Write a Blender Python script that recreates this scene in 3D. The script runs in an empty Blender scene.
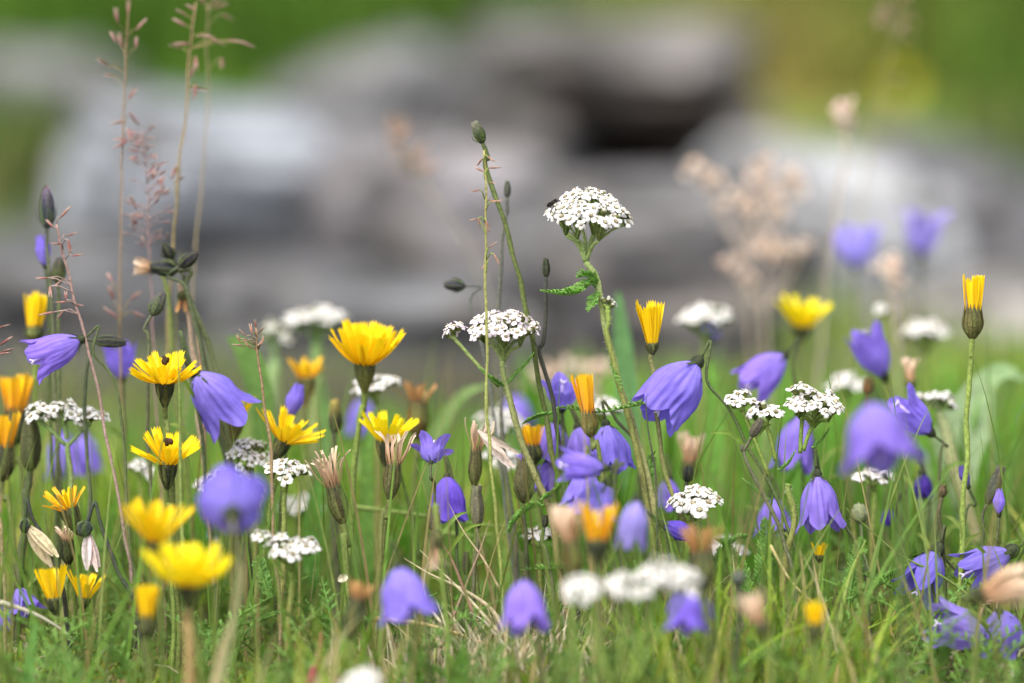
import bpy, bmesh, math, random
import numpy as np
from mathutils import Vector, Matrix, noise

random.seed(7)
rng = np.random.default_rng(7)
S = bpy.context.scene
COL = S.collection
rad = math.radians

# ------------------------------------------------------------------ camera
CAM_Z, PITCH, HALF = 0.252, rad(6.0), 0.09762
FOCUS = 1.5
cd = bpy.data.cameras.new("camera")
cam = bpy.data.objects.new("camera", cd)
COL.objects.link(cam)
cam.location = (0, 0, CAM_Z)
cam.rotation_euler = (math.pi / 2 - PITCH, 0, 0)
cd.sensor_width = 36.0
cd.lens = 18.0 / HALF
cd.clip_start, cd.clip_end = 0.05, 400.0
cd.dof.use_dof = True
cd.dof.focus_distance = FOCUS
cd.dof.aperture_fstop = (cd.lens / 1000.0) / 0.034      # a 34 mm wide pupil
S.camera = cam

# ------------------------------------------------------------------ overcast sky and soft sun
SUN_EL, SUN_AZ = rad(58), rad(215)      # azimuth clockwise from +Y: behind the camera
w = bpy.data.worlds.new("World")
S.world = w
w.use_nodes = True
nt = w.node_tree
for n in list(nt.nodes):
    nt.nodes.remove(n)
sky = nt.nodes.new("ShaderNodeTexSky")
sky.sky_type = 'NISHITA'
sky.sun_disc = False
sky.sun_elevation, sky.sun_rotation = SUN_EL, SUN_AZ
sky.air_density, sky.dust_density, sky.ozone_density = 1.0, 3.0, 1.0
hs = nt.nodes.new("ShaderNodeHueSaturation")
hs.inputs["Saturation"].default_value = 0.30           # cloud cover greys the sky
bg = nt.nodes.new("ShaderNodeBackground")
bg.inputs["Strength"].default_value = 0.15
ow = nt.nodes.new("ShaderNodeOutputWorld")
nt.links.new(sky.outputs[0], hs.inputs["Color"])
nt.links.new(hs.outputs[0], bg.inputs["Color"])
nt.links.new(bg.outputs[0], ow.inputs["Surface"])
sl = bpy.data.lights.new("sun", 'SUN')
sun = bpy.data.objects.new("sun", sl)
COL.objects.link(sun)
sl.energy, sl.angle, sl.color = 1.1, rad(40), (1.0, 0.96, 0.91)
sd = Vector((math.sin(SUN_AZ) * math.cos(SUN_EL), math.cos(SUN_AZ) * math.cos(SUN_EL), math.sin(SUN_EL)))
sun.rotation_euler = sd.to_track_quat('Z', 'Y').to_euler()
sun.location = sd * 5

S.view_settings.view_transform = 'Standard'
S.view_settings.look = 'None'
S.view_settings.exposure = 1.50
S.view_settings.gamma = 1.0
S.cycles.use_denoising = True
S.cycles.max_bounces = 6
S.cycles.diffuse_bounces = 4
S.cycles.transmission_bounces = 4

# ------------------------------------------------------------------ helpers
FWD = Vector((0, math.cos(PITCH), -math.sin(PITCH)))
UP = Vector((0, math.sin(PITCH), math.cos(PITCH)))
RIGHT = Vector((1, 0, 0))
Z = Vector((0, 0, 1))


def plane(D):
    """the flowers stand in a narrow belt round the focal plane"""
    return 1.5 + (D - 1.5) * 0.64 if D < 2.05 else D


def at(px, py, D):
    D = plane(D)
    k = HALF / 512 * D
    return Vector((0, 0, CAM_Z)) + FWD * D + RIGHT * ((px - 512) * k) + UP * ((341.5 - py) * k)


def mm(px, D):
    return px * plane(D) * HALF / 512


def sdir(sx, sup, tw):
    return (RIGHT * sx + UP * sup - FWD * tw).normalized()


def fbm(x, y, s=1.0):
    return noise.noise(Vector((x * s, y * s, 3.7)))


def ground(x, y):
    z = 0.007 * fbm(x, y, 9) + 0.003 * fbm(x, y, 31)
    if y > 2.3:
        t = min(1, (y - 2.3) / 0.6)
        z += t * (0.02 * fbm(x, y, 2.1))
    if y > 4.0:
        d = y - 4.0
        z += 0.30 * d * d / (d + 1.2) * (1 if y < 40 else 40 / y) + 0.10 * fbm(x, y, 0.9) * min(1, d)
    return z


def tag(o, label=None, cat=None, group=None, kind=None):
    if label: o["label"] = label
    if cat: o["category"] = cat
    if group: o["group"] = group
    if kind: o["kind"] = kind
    return o


def empty(name, loc):
    o = bpy.data.objects.new(name, None)
    o.empty_display_size = 0.01
    o.location = loc
    COL.objects.link(o)
    return o


def basis(d):
    d = d.normalized()
    a = Vector((0, 0, 1)) if abs(d.z) < 0.9 else Vector((0, 1, 0))
    x = a.cross(d).normalized()
    return x, d.cross(x), d


def jit(c, a=0.12):
    f = 1 + random.uniform(-a, a)
    return tuple(max(0, v * f * (1 + random.uniform(-a, a) * 0.4)) for v in c)


def mix(a, b, t):
    return tuple(a[i] * (1 - t) + b[i] * t for i in range(3))


def smooth_path(pts, n=6):
    pts = [Vector(p) for p in pts]
    if len(pts) < 3:
        return [pts[0].lerp(pts[-1], i / n) for i in range(n + 1)]
    P = [pts[0] * 2 - pts[1]] + pts + [pts[-1] * 2 - pts[-2]]
    out = []
    for i in range(1, len(P) - 2):
        p0, p1, p2, p3 = P[i - 1:i + 3]
        for k in range(n):
            t = k / n
            out.append(0.5 * ((2 * p1) + (p2 - p0) * t + (2 * p0 - 5 * p1 + 4 * p2 - p3) * t * t
                              + (3 * p1 - p0 - 3 * p2 + p3) * t ** 3))
    out.append(pts[-1])
    return out


class MB:
    """collects geometry in world space, then links it as one mesh object"""
    def __init__(self):
        self.v, self.f, self.c = [], [], []

    def tube(self, pts, r, col, n=6, cap=True):
        m = len(pts)
        rs = r if hasattr(r, '__len__') else [r] * m
        cs = col if isinstance(col, list) else [col] * m
        b = len(self.v)
        t = (pts[1] - pts[0]).normalized()
        x, y, _ = basis(t)
        for i, p in enumerate(pts):
            t2 = (pts[min(i + 1, m - 1)] - pts[max(i - 1, 0)])
            if t2.length > 1e-9:
                t2.normalize()
                x = (x - t2 * x.dot(t2))
                if x.length < 1e-6:
                    x = basis(t2)[0]
                x.normalize()
                y = t2.cross(x)
            for k in range(n):
                a = 2 * math.pi * k / n
                self.v.append(p + (x * math.cos(a) + y * math.sin(a)) * rs[i])
                self.c.append(cs[i])
        for i in range(m - 1):
            for k in range(n):
                k2 = (k + 1) % n
                self.f.append((b + i * n + k, b + i * n + k2, b + (i + 1) * n + k2, b + (i + 1) * n + k))
        if cap:
            self.f.append(tuple(b + k for k in reversed(range(n))))
            self.f.append(tuple(b + (m - 1) * n + k for k in range(n)))
        return self

    def lathe(self, base, d, prof, col, n=12, wob=0.0, rib=0.0):
        """prof: (height, radius) pairs along d; col: colour or fn(i, k)"""
        X, Y, d = basis(d)
        b = len(self.v)
        for i, (h, r) in enumerate(prof):
            for k in range(n):
                a = 2 * math.pi * k / n
                rr = r * (1 + wob * random.uniform(-1, 1) + rib * math.cos(5 * a))
                self.v.append(base + d * h + (X * math.cos(a) + Y * math.sin(a)) * rr)
                self.c.append(col(i, k) if callable(col) else col)
        for i in range(len(prof) - 1):
            for k in range(n):
                k2 = (k + 1) % n
                self.f.append((b + i * n + k, b + i * n + k2, b + (i + 1) * n + k2, b + (i + 1) * n + k))
        self.f.append(tuple(b + k for k in reversed(range(n))))
        self.f.append(tuple(b + (len(prof) - 1) * n + k for k in range(n)))
        return self

    def blade(self, pts, ws, nrm, col, fold=0.0):
        """a leaf-like strip along pts, half widths ws, 3 verts across"""
        b = len(self.v)
        m = len(pts)
        cs = col if isinstance(col, list) else [col] * m
        for i, p in enumerate(pts):
            t = (pts[min(i + 1, m - 1)] - pts[max(i - 1, 0)]).normalized()
            s = t.cross(nrm)
            if s.length < 1e-6:
                s = basis(t)[0]
            s.normalize()
            u = s.cross(t)
            self.v += [p - s * ws[i] + u * (fold * ws[i]), p, p + s * ws[i] + u * (fold * ws[i])]
            self.c += [cs[i]] * 3
        for i in range(m - 1):
            for k in (0, 1):
                q = b + i * 3 + k
                self.f.append((q, q + 1, q + 4, q + 3))
        return self

    def build(self, name, mat, parent=None, org=None, smooth=True):
        org = Vector(org) if org is not None else Vector((0, 0, 0))
        me = bpy.data.meshes.new(name)
        me.from_pydata([tuple(p - org) for p in self.v], [], self.f)
        ca = me.color_attributes.new("Col", 'FLOAT_COLOR', 'POINT')
        arr = np.ones((len(self.v), 4), np.float32)
        arr[:, :3] = np.array(self.c, np.float32).reshape(-1, 3)
        ca.data.foreach_set("color", arr.ravel())
        if smooth:
            me.polygons.foreach_set("use_smooth", [True] * len(me.polygons))
        me.materials.append(mat)
        me.update()
        o = bpy.data.objects.new(name, me)
        COL.objects.link(o)
        if parent is not None:
            o.parent = parent
        elif org.length > 0:
            o.location = org
        return o


# ------------------------------------------------------------------ materials
def mat_new(name):
    m = bpy.data.materials.new(name)
    m.use_nodes = True
    t = m.node_tree
    for n in list(t.nodes):
        t.nodes.remove(n)
    return m, t, t.nodes.new("ShaderNodeOutputMaterial")


def plant_mat(name, transl=0.3, rough=0.55, spec=0.3, var=0.25, scale=900.0, bump=0.0, tint=(1, 1, 1)):
    """albedo from the 'Col' attribute broken up by noise; part of the light passes through the tissue"""
    m, t, out = mat_new(name)
    N, L = t.nodes.new, t.links.new
    at_ = N("ShaderNodeAttribute"); at_.attribute_name = "Col"
    tc = N("ShaderNodeTexCoord")
    no = N("ShaderNodeTexNoise"); no.inputs["Scale"].default_value = scale; no.inputs["Detail"].default_value = 3
    L(tc.outputs["Object"], no.inputs["Vector"])
    mr = N("ShaderNodeMapRange")
    mr.inputs["From Min"].default_value, mr.inputs["From Max"].default_value = 0.3, 0.7
    mr.inputs["To Min"].default_value, mr.inputs["To Max"].default_value = 1 - var, 1 + var
    L(no.outputs["Fac"], mr.inputs["Value"])
    mul = N("ShaderNodeVectorMath"); mul.operation = 'SCALE'
    L(at_.outputs["Color"], mul.inputs[0]); L(mr.outputs[0], mul.inputs["Scale"])
    pb = N("ShaderNodeBsdfPrincipled")
    pb.inputs["Roughness"].default_value = rough
    pb.inputs["Specular IOR Level"].default_value = spec
    L(mul.outputs[0], pb.inputs["Base Color"])
    if bump > 0:
        bp = N("ShaderNodeBump"); bp.inputs["Strength"].default_value = bump; bp.inputs["Distance"].default_value = 0.0005
        L(no.outputs["Fac"], bp.inputs["Height"]); L(bp.outputs[0], pb.inputs["Normal"])
    if transl > 0:
        tr = N("ShaderNodeBsdfTranslucent")
        tm = N("ShaderNodeVectorMath"); tm.operation = 'MULTIPLY'; tm.inputs[1].default_value = tint
        L(mul.outputs[0], tm.inputs[0]); L(tm.outputs[0], tr.inputs["Color"])
        mx = N("ShaderNodeMixShader"); mx.inputs[0].default_value = transl
        L(pb.outputs[0], mx.inputs[1]); L(tr.outputs[0], mx.inputs[2]); L(mx.outputs[0], out.inputs["Surface"])
    else:
        L(pb.outputs[0], out.inputs["Surface"])
    return m


M_PETAL = plant_mat("bell_petal", 0.42, 0.55, 0.15, 0.10, 500, 0.15)
M_YEL = plant_mat("yellow_petal", 0.35, 0.5, 0.2, 0.08, 800)
M_WHITE = plant_mat("white_floret", 0.30, 0.6, 0.15, 0.04, 1500)
M_LEAF = plant_mat("leaf_green", 0.40, 0.6, 0.15, 0.22, 400, tint=(1.0, 1.15, 0.6))
M_STEM = plant_mat("stem_skin", 0.0, 0.65, 0.15, 0.35, 1200, 0.3)
M_DRY = plant_mat("dry_tissue", 0.25, 0.75, 0.1, 0.25, 900)
M_DARK = plant_mat("dark_bract", 0.0, 0.85, 0.08, 0.35, 1500, 0.3)
M_GRASS = plant_mat("grass_blade", 0.42, 0.6, 0.15, 0.18, 250, tint=(1.05, 1.15, 0.5))
M_FAR = plant_mat("far_vegetation", 0.3, 0.7, 0.1, 0.3, 9)


def rock_mat():
    m, t, out = mat_new("lichened_rock")
    N, L = t.nodes.new, t.links.new
    at_ = N("ShaderNodeAttribute"); at_.attribute_name = "Col"
    tc = N("ShaderNodeTexCoord")
    n1 = N("ShaderNodeTexNoise"); n1.inputs["Scale"].default_value = 11; n1.inputs["Detail"].default_value = 8; n1.inputs["Roughness"].default_value = 0.65
    n2 = N("ShaderNodeTexNoise"); n2.inputs["Scale"].default_value = 160; n2.inputs["Detail"].default_value = 4
    n3 = N("ShaderNodeTexVoronoi"); n3.inputs["Scale"].default_value = 26
    for n in (n1, n2, n3):
        L(tc.outputs["Object"], n.inputs["Vector"])
    r1 = N("ShaderNodeValToRGB")
    r1.color_ramp.elements[0].position, r1.color_ramp.elements[0].color = 0.30, (0.36, 0.35, 0.34, 1)
    r1.color_ramp.elements[1].position, r1.color_ramp.elements[1].color = 0.70, (1.5, 1.49, 1.47, 1)
    L(n1.outputs["Fac"], r1.inputs[0])
    r2 = N("ShaderNodeValToRGB")
    r2.color_ramp.elements[0].position, r2.color_ramp.elements[0].color = 0.35, (0.75, 0.75, 0.75, 1)
    r2.color_ramp.elements[1].position, r2.color_ramp.elements[1].color = 0.65, (1.15, 1.15, 1.15, 1)
    L(n2.outputs["Fac"], r2.inputs[0])
    a = N("ShaderNodeVectorMath"); a.operation = 'MULTIPLY'
    b = N("ShaderNodeVectorMath"); b.operation = 'MULTIPLY'
    L(at_.outputs["Color"], a.inputs[0]); L(r1.outputs[0], a.inputs[1])
    L(a.outputs[0], b.inputs[0]); L(r2.outputs[0], b.inputs[1])
    pb = N("ShaderNodeBsdfPrincipled"); pb.inputs["Roughness"].default_value = 0.85; pb.inputs["Specular IOR Level"].default_value = 0.2
    L(b.outputs[0], pb.inputs["Base Color"])
    ad = N("ShaderNodeMath"); ad.operation = 'ADD'
    L(n1.outputs["Fac"], ad.inputs[0]); L(n2.outputs["Fac"], ad.inputs[1])
    bp = N("ShaderNodeBump"); bp.inputs["Strength"].default_value = 0.5; bp.inputs["Distance"].default_value = 0.01
    L(ad.outputs[0], bp.inputs["Height"]); L(bp.outputs[0], pb.inputs["Normal"])
    L(pb.outputs[0], out.inputs["Surface"])
    return m


def soil_mat():
    m, t, out = mat_new("mossy_soil")
    N, L = t.nodes.new, t.links.new
    at_ = N("ShaderNodeAttribute"); at_.attribute_name = "Col"
    tc = N("ShaderNodeTexCoord")
    n1 = N("ShaderNodeTexNoise"); n1.inputs["Scale"].default_value = 60; n1.inputs["Detail"].default_value = 8
    n2 = N("ShaderNodeTexNoise"); n2.inputs["Scale"].default_value = 2.5; n2.inputs["Detail"].default_value = 6
    L(tc.outputs["Object"], n1.inputs["Vector"]); L(tc.outputs["Object"], n2.inputs["Vector"])
    ad = N("ShaderNodeMath"); ad.operation = 'ADD'
    L(n1.outputs["Fac"], ad.inputs[0]); L(n2.outputs["Fac"], ad.inputs[1])
    mr = N("ShaderNodeMapRange")
    mr.inputs["From Min"].default_value, mr.inputs["From Max"].default_value = 0.7, 1.3
    mr.inputs["To Min"].default_value, mr.inputs["To Max"].default_value = 0.6, 1.4
    L(ad.outputs[0], mr.inputs["Value"])
    mul = N("ShaderNodeVectorMath"); mul.operation = 'SCALE'
    L(at_.outputs["Color"], mul.inputs[0]); L(mr.outputs[0], mul.inputs["Scale"])
    pb = N("ShaderNodeBsdfPrincipled"); pb.inputs["Roughness"].default_value = 0.95; pb.inputs["Specular IOR Level"].default_value = 0.1
    L(mul.outputs[0], pb.inputs["Base Color"])
    bp = N("ShaderNodeBump"); bp.inputs["Strength"].default_value = 0.8; bp.inputs["Distance"].default_value = 0.005
    L(n1.outputs["Fac"], bp.inputs["Height"]); L(bp.outputs[0], pb.inputs["Normal"])
    L(pb.outputs[0], out.inputs["Surface"])
    return m


M_ROCK, M_SOIL = rock_mat(), soil_mat()

# ------------------------------------------------------------------ terrain
# plant cover of the slope behind the stones: (x, y, radius, colour) patches
SOIL = (0.055, 0.050, 0.028)
COVER = [(-0.34, 5.2, 0.30, (0.060, 0.135, 0.008)), (-0.30, 4.4, 0.16, (0.058, 0.13, 0.008)), (-0.09, 5.3, 0.16, (0.10, 0.15, 0.022)), (-0.55, 4.7, 0.14, (0.050, 0.09, 0.018)),
         (-0.36, 3.3, 0.14, (0.05, 0.105, 0.016)), (-0.48, 3.9, 0.12, (0.045, 0.12, 0.015)),
         (0.06, 5.3, 0.16, (0.15, 0.17, 0.04)), (0.24, 5.0, 0.12, (0.25, 0.21, 0.05)), (0.235, 4.25, 0.10, (0.25, 0.20, 0.055)), (0.17, 5.6, 0.10, (0.20, 0.18, 0.04)),
         (0.40, 5.2, 0.13, (0.085, 0.14, 0.012)), (0.37, 4.3, 0.10, (0.065, 0.14, 0.010)), (0.36, 3.7, 0.10, (0.055, 0.125, 0.012)), (0.315, 4.7, 0.05, (0.14, 0.14, 0.02)),
         (0.445, 4.3, 0.035, (0.20, 0.12, 0.03)), (0.58, 5.0, 0.15, (0.06, 0.09, 0.010))]


def cover_colour(x, y):
    if y < 2.15:
        return SOIL
    g = (0.07, 0.14, 0.018)
    n = fbm(x, y, 1.7)
    c = mix(g, (0.13, 0.15, 0.03), max(0, min(1, 0.5 + n)))
    ws, acc = 0.6, [v * 0.6 for v in c]
    for (cx, cy, r, cc) in COVER:
        q = math.exp(-((x - cx) ** 2 + ((y - cy) * 0.6) ** 2) / (r * r)) * 4
        ws += q
        for i in range(3):
            acc[i] += cc[i] * q
    c = tuple(a / ws for a in acc)
    stony = (0.085, 0.082, 0.084)
    e = max(0, min(1, (y - 2.2) / 0.25))
    lo = mix(SOIL, stony, e * 0.9)
    start = 3.55 - (0.75 if x < -0.27 else 0) - (0.55 if x > 0.27 else 0)
    t = max(0, min(1, (y - start - 0.2 * n) / 0.4))
    return mix(lo, c, t)


def lines(lo, hi, fine_lo, fine_hi, step, growth=1.25):
    a = list(np.arange(fine_lo, fine_hi + 1e-9, step))
    s, v = step, a[-1]
    while v < hi:
        s *= growth; v += s; a.append(v)
    s, v = step, a[0]
    pre = []
    while v > lo:
        s *= growth; v -= s; pre.append(v)
    return pre[::-1] + a


gx = lines(-70, 70, -0.55, 0.55, 0.02, 1.15)
gy = lines(-60, 110, 0.9, 3.0, 0.02, 1.08)
tb = MB()
for y in gy:
    for x in gx:
        tb.v.append(Vector((x, y, ground(x, y))))
        tb.c.append(cover_colour(x, y))
nx = len(gx)
for j in range(len(gy) - 1):
    for i in range(nx - 1):
        q = j * nx + i
        tb.f.append((q, q + 1, q + nx + 1, q + nx))
tag(tb.build("ground", M_SOIL), kind="structure")

# ------------------------------------------------------------------ stones behind the meadow
def rock(label, px, py, D, wpx, hpx, dep, seed, col, sq=0.62, rotz=0.0, tilt=0.0, ground_it=True, amp=0.24):
    c = at(px, py, D)
    rx, rz = mm(wpx, D) / 2, mm(hpx, D) / 2
    ry = dep / 2
    c.y += ry * 0.6
    top = c.z + rz
    if ground_it:
        bot = ground(c.x, c.y) - 0.03
        rz = (top - bot) / 2
        c.z = (top + bot) / 2
    bm = bmesh.new()
    bmesh.ops.create_icosphere(bm, subdivisions=5, radius=1.0)
    off = Vector((seed * 3.1, seed * 1.7, seed * 7.3))
    mb = MB()
    rm = Matrix.Rotation(rotz, 3, 'Z') @ Matrix.Rotation(tilt, 3, 'Y')
    org = Vector((c.x, c.y, ground(c.x, c.y)))
    for v in bm.verts:
        p = v.co
        q = Vector([math.copysign(abs(a) ** sq, a) for a in p])
        d = noise.noise(p * 1.3 + off) * amp + noise.noise(p * 3.1 + off) * amp * 0.45 + noise.noise(p * 7 + off) * amp * 0.18
        crack = abs(noise.noise(p * 2.0 + off * 2))
        if crack < 0.06:
            d -= (0.06 - crack) * 1.2
        q = q * (1 + d)
        mb.v.append(c + rm @ Vector((q.x * rx, q.y * ry, q.z * rz)))
        n = noise.noise(p * 2.2 - off)
        cc = tuple(a * 0.80 * (1 + 0.60 * n) for a in col)
        wv = noise.noise(p * 1.9 + off * 2.3)
        if wv > 0.12:
            cc = mix(cc, (0.20, 0.178, 0.15), min(0.45, (wv - 0.12) * 2))       # warm staining
        lv = noise.noise(p * 2.7 + off * 1.3)
        if lv > 0.16:
            cc = mix(cc, (0.045, 0.043, 0.040), min(0.75, (lv - 0.16) * 5))              # dark lichen
        mb.c.append(cc)
    mb.f = [tuple(v.index for v in f.verts) for f in bm.faces]
    bm.free()
    o = mb.build("rock", M_ROCK, org=org)
    return tag(o, label, "rock", "stones behind the meadow")


BLUE, PINK, PALE = (0.325, 0.345, 0.38), (0.235, 0.222, 0.232), (0.41, 0.415, 0.425)
ROCKS = [
    ("broad pale blue-grey slab behind the grass panicles", 225, 225, 2.85, 330, 230, 0.24, 1, BLUE, 0.6, 0.2, 0.06),
    ("grey boulder at the edge of the picture below the dark green slope", 20, 108, 3.7, 230, 110, 0.3, 2, (0.20, 0.198, 0.195), 0.7, 0.1, 0.1),
    ("flat grey stone under the green slope, above the blue-grey slab", 370, 122, 3.5, 250, 110, 0.3, 3, (0.19, 0.19, 0.192), 0.6, -0.1, -0.22),
    ("grey-brown capstone lying over the dark hollow", 610, 58, 3.3, 280, 62, 0.24, 4, (0.20, 0.187, 0.18), 0.55, 0.05, 0.0, False),
    ("pinkish grey rounded stone in the middle of the heap", 430, 240, 2.75, 230, 200, 0.22, 5, PINK, 0.7, 0.3, 0.08),
    ("long low grey stone in front of the dark hollow", 640, 245, 2.55, 280, 118, 0.18, 6, (0.19, 0.185, 0.19), 0.5, -0.05, 0.0),
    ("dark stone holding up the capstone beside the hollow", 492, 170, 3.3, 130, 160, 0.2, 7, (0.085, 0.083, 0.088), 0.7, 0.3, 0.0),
    ("near white stone behind the dried flower heads", 820, 265, 2.7, 240, 210, 0.2, 8, PALE, 0.7, 0.2, 0.12),
    ("grey boulder sloping down below the green bank", 955, 255, 3.0, 290, 190, 0.28, 9, (0.155, 0.152, 0.158), 0.65, -0.2, 0.20),
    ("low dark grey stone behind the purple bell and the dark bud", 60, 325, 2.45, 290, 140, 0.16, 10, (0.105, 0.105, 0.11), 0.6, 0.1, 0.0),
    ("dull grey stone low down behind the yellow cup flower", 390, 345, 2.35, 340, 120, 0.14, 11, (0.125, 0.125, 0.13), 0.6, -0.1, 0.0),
    ("warm beige-grey stone at the edge beside the closed yellow bud", 1000, 350, 2.4, 180, 130, 0.16, 12, (0.25, 0.235, 0.215), 0.7, 0.0, 0.0),
    ("stone deep inside the hollow, painted dark brown for the shade there", 640, 142, 3.55, 250, 130, 0.2, 13, (0.040, 0.024, 0.017), 0.6, 0.0, 0.0),  # near-black brown stands in for the shade inside the hollow
    ("small grey stone holding up the capstone below the olive slope", 745, 150, 3.3, 60, 130, 0.2, 14, (0.15, 0.14, 0.13), 0.65, 0.0, 0.0),
    ("stone behind the tall white yarrow, its shade painted in charcoal grey", 650, 315, 2.35, 260, 110, 0.14, 15, (0.060, 0.056, 0.060), 0.6, 0.05, 0.0),  # dark colour paints in the shaded band below the long stone
    ("grey stone low behind the black capsules", 215, 345, 2.5, 200, 100, 0.14, 16, (0.13, 0.13, 0.135), 0.65, 0.15, 0.0),
    ("grey-brown stone under the white one, behind the yellow flower", 840, 360, 2.5, 200, 110, 0.14, 17, (0.16, 0.15, 0.145), 0.65, 0.15, 0.0),
]
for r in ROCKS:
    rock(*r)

# ------------------------------------------------------------------ grass
def grass_mesh(name, n, xy, hgt, wid, colours, weights, lean=0.5, seg=5, mat=None, cfun=None):
    V = np.zeros((n, seg + 1, 2, 3)); C = np.ones((n, seg + 1, 2, 4), np.float32)
    ci = rng.choice(len(colours), n, p=weights)
    cols = np.array(colours)[ci]
    for i in range(n):
        x, y = xy(i)
        z = ground(x, y) - 0.002
        h, w_ = hgt(i, x, y), wid(i)
        a, b = rng.uniform(0, 2 * math.pi), rng.uniform(0, 2 * math.pi)
        l0, cv = abs(rng.normal(0, lean)) * 0.45, rng.uniform(0.1, 1.1) * lean
        t = np.linspace(0, 1, seg + 1)
        ang = l0 + cv * t ** 1.5
        rr = np.concatenate([[0], np.cumsum(np.sin(ang[:-1]))]) * h / seg
        zz = np.concatenate([[0], np.cumsum(np.cos(ang[:-1]))]) * h / seg
        px, py = x + rr * math.cos(a), y + rr * math.sin(a)
        sx, sy = math.cos(b) * w_ / 2, math.sin(b) * w_ / 2
        tp = np.minimum(1, (1 - t ** 2.2) * 1.05)
        V[i, :, 0] = np.stack([px - sx * tp, py - sy * tp, z + zz], 1)
        V[i, :, 1] = np.stack([px + sx * tp, py + sy * tp, z + zz], 1)
        c = np.array(cfun(x, y)) if cfun else cols[i]
        C[i, :, :, :3] = c * rng.uniform(0.72, 1.28)
    b0 = (np.arange(n) * (seg + 1) * 2)[:, None, None]
    s = (np.arange(seg) * 2)[None, :, None]
    F = (b0 + s + np.array([0, 1, 3, 2])[None, None, :]).reshape(-1, 4)
    me = bpy.data.meshes.new(name)
    nv, nf = n * (seg + 1) * 2, len(F)
    me.vertices.add(nv); me.vertices.foreach_set("co", V.reshape(-1).astype(np.float32))
    me.loops.add(nf * 4); me.loops.foreach_set("vertex_index", F.reshape(-1).astype(np.int32))
    me.polygons.add(nf)
    me.polygons.foreach_set("loop_start", np.arange(0, nf * 4, 4, dtype=np.int32))
    me.polygons.foreach_set("use_smooth", np.ones(nf, bool))
    me.update(calc_edges=True)
    ca = me.color_attributes.new("Col", 'FLOAT_COLOR', 'POINT')
    ca.data.foreach_set("color", C.reshape(-1))
    me.materials.append(mat)
    o = bpy.data.objects.new(name, me)
    COL.objects.link(o)
    return o


GREENS = [(0.225, 0.325, 0.038), (0.155, 0.255, 0.030), (0.29, 0.36, 0.06), (0.35, 0.35, 0.08), (0.38, 0.31, 0.15), (0.50, 0.43, 0.27), (0.20, 0.10, 0.05)]
GW = [0.28, 0.19, 0.20, 0.14, 0.09, 0.07, 0.03]


def near_xy(lo, hi, p=1.0):
    def f(i):
        y = lo + (hi - lo) * rng.random() ** p
        hw = y * HALF * 1.25 + 0.04
        return rng.uniform(-hw, hw), y
    return f


def clump(x, y, s=7):
    return 0.5 + fbm(x + 3.3, y, s)


def h_near(i, x, y):
    k = max(0.30, min(1.5, clump(x, y) * 1.6))
    if y < 1.42:
        k *= 0.80
    if y < 1.5 and x > 0.105 * y * 0.70:
        k *= 0.30
    if y < 1.475 and -0.032 < x < 0.036:
        k *= 0.38
    return k * rng.uniform(0.012, 0.042)


def near_mixed(i):
    lo, hi = (1.18, 1.42) if rng.random() < 0.16 else (1.42, 1.76)
    y = rng.uniform(lo, hi)
    hw = y * HALF * 1.25 + 0.04
    return rng.uniform(-hw, hw), y


g1 = grass_mesh("short_grass", 13000, near_mixed, h_near, lambda i: rng.choice([0.0006, 0.0009, 0.0013, 0.0018, 0.0026]) * rng.uniform(0.8, 1.2), GREENS, GW, 1.0, 6, M_GRASS)
tag(g1, "short green turf with straw blades around the flower stems", "grass", kind="stuff")


def h_back(i, x, y):
    k = max(0.35, min(1.5, clump(x, y, 5) * 1.7)) * max(0.42, min(1.0, 1.0 - (y - 1.72) * 1.9))
    side = max(0.0, min(1.0, (x - 0.00) / 0.06))        # the turf is thin on the side of the grey slab
    k *= (0.55 - 0.30 * max(0.0, min(1.0, (y - 1.8) / 0.2))) * (1 - side) + 1.0 * side
    return k * rng.uniform(0.026, 0.056)


g2 = grass_mesh("tall_grass", 7000, near_xy(1.66, 2.45, 1.2), h_back, lambda i: rng.uniform(0.0016, 0.0040), GREENS[:5], [0.42, 0.3, 0.15, 0.09, 0.04], 0.5, 5, M_GRASS)
tag(g2, "taller green grass between the flowers and the stones", "grass", kind="stuff")
g3 = grass_mesh("wiry_grass", 760, near_xy(1.38, 1.66), lambda i, x, y: rng.uniform(0.05, 0.095), lambda i: rng.uniform(0.0006, 0.0012),
                [(0.13, 0.23, 0.04), (0.19, 0.24, 0.07), (0.30, 0.24, 0.11)], [0.5, 0.3, 0.2], 0.45, 7, M_GRASS)
tag(g3, "thin wiry grass blades rising between the flowers", "grass", kind="stuff")


def tussock_xy(i):
    q = at(500 + rng.normal(0, 62), 655, 1.47 + rng.normal(0, 0.03))
    return q.x, q.y


g5 = grass_mesh("dead_grass", 750, tussock_xy, lambda i, x, y: rng.uniform(0.008, 0.034), lambda i: rng.uniform(0.0005, 0.0013),
                [(0.60, 0.52, 0.37), (0.48, 0.38, 0.22), (0.42, 0.34, 0.27), (0.28, 0.32, 0.10)], [0.35, 0.3, 0.2, 0.15], 1.1, 6, M_DRY)
tag(g5, "pale tussock of dead grass low in the turf", "grass", kind="stuff")


def herb_xy(i):
    y = rng.uniform(1.60, 2.0)
    x = (0.02 + rng.uniform(-0.06, 1.0) * (y * HALF * 1.15)) if rng.random() < 0.72 else rng.uniform(-1.1, 0.1) * y * HALF
    return x, y


def h_herb(i, x, y):
    lim = (0.062 if x > 0.0 else 0.040) * (1.0 if y < 1.8 else 0.75)
    return lim * rng.uniform(0.45, 1.1)


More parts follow.
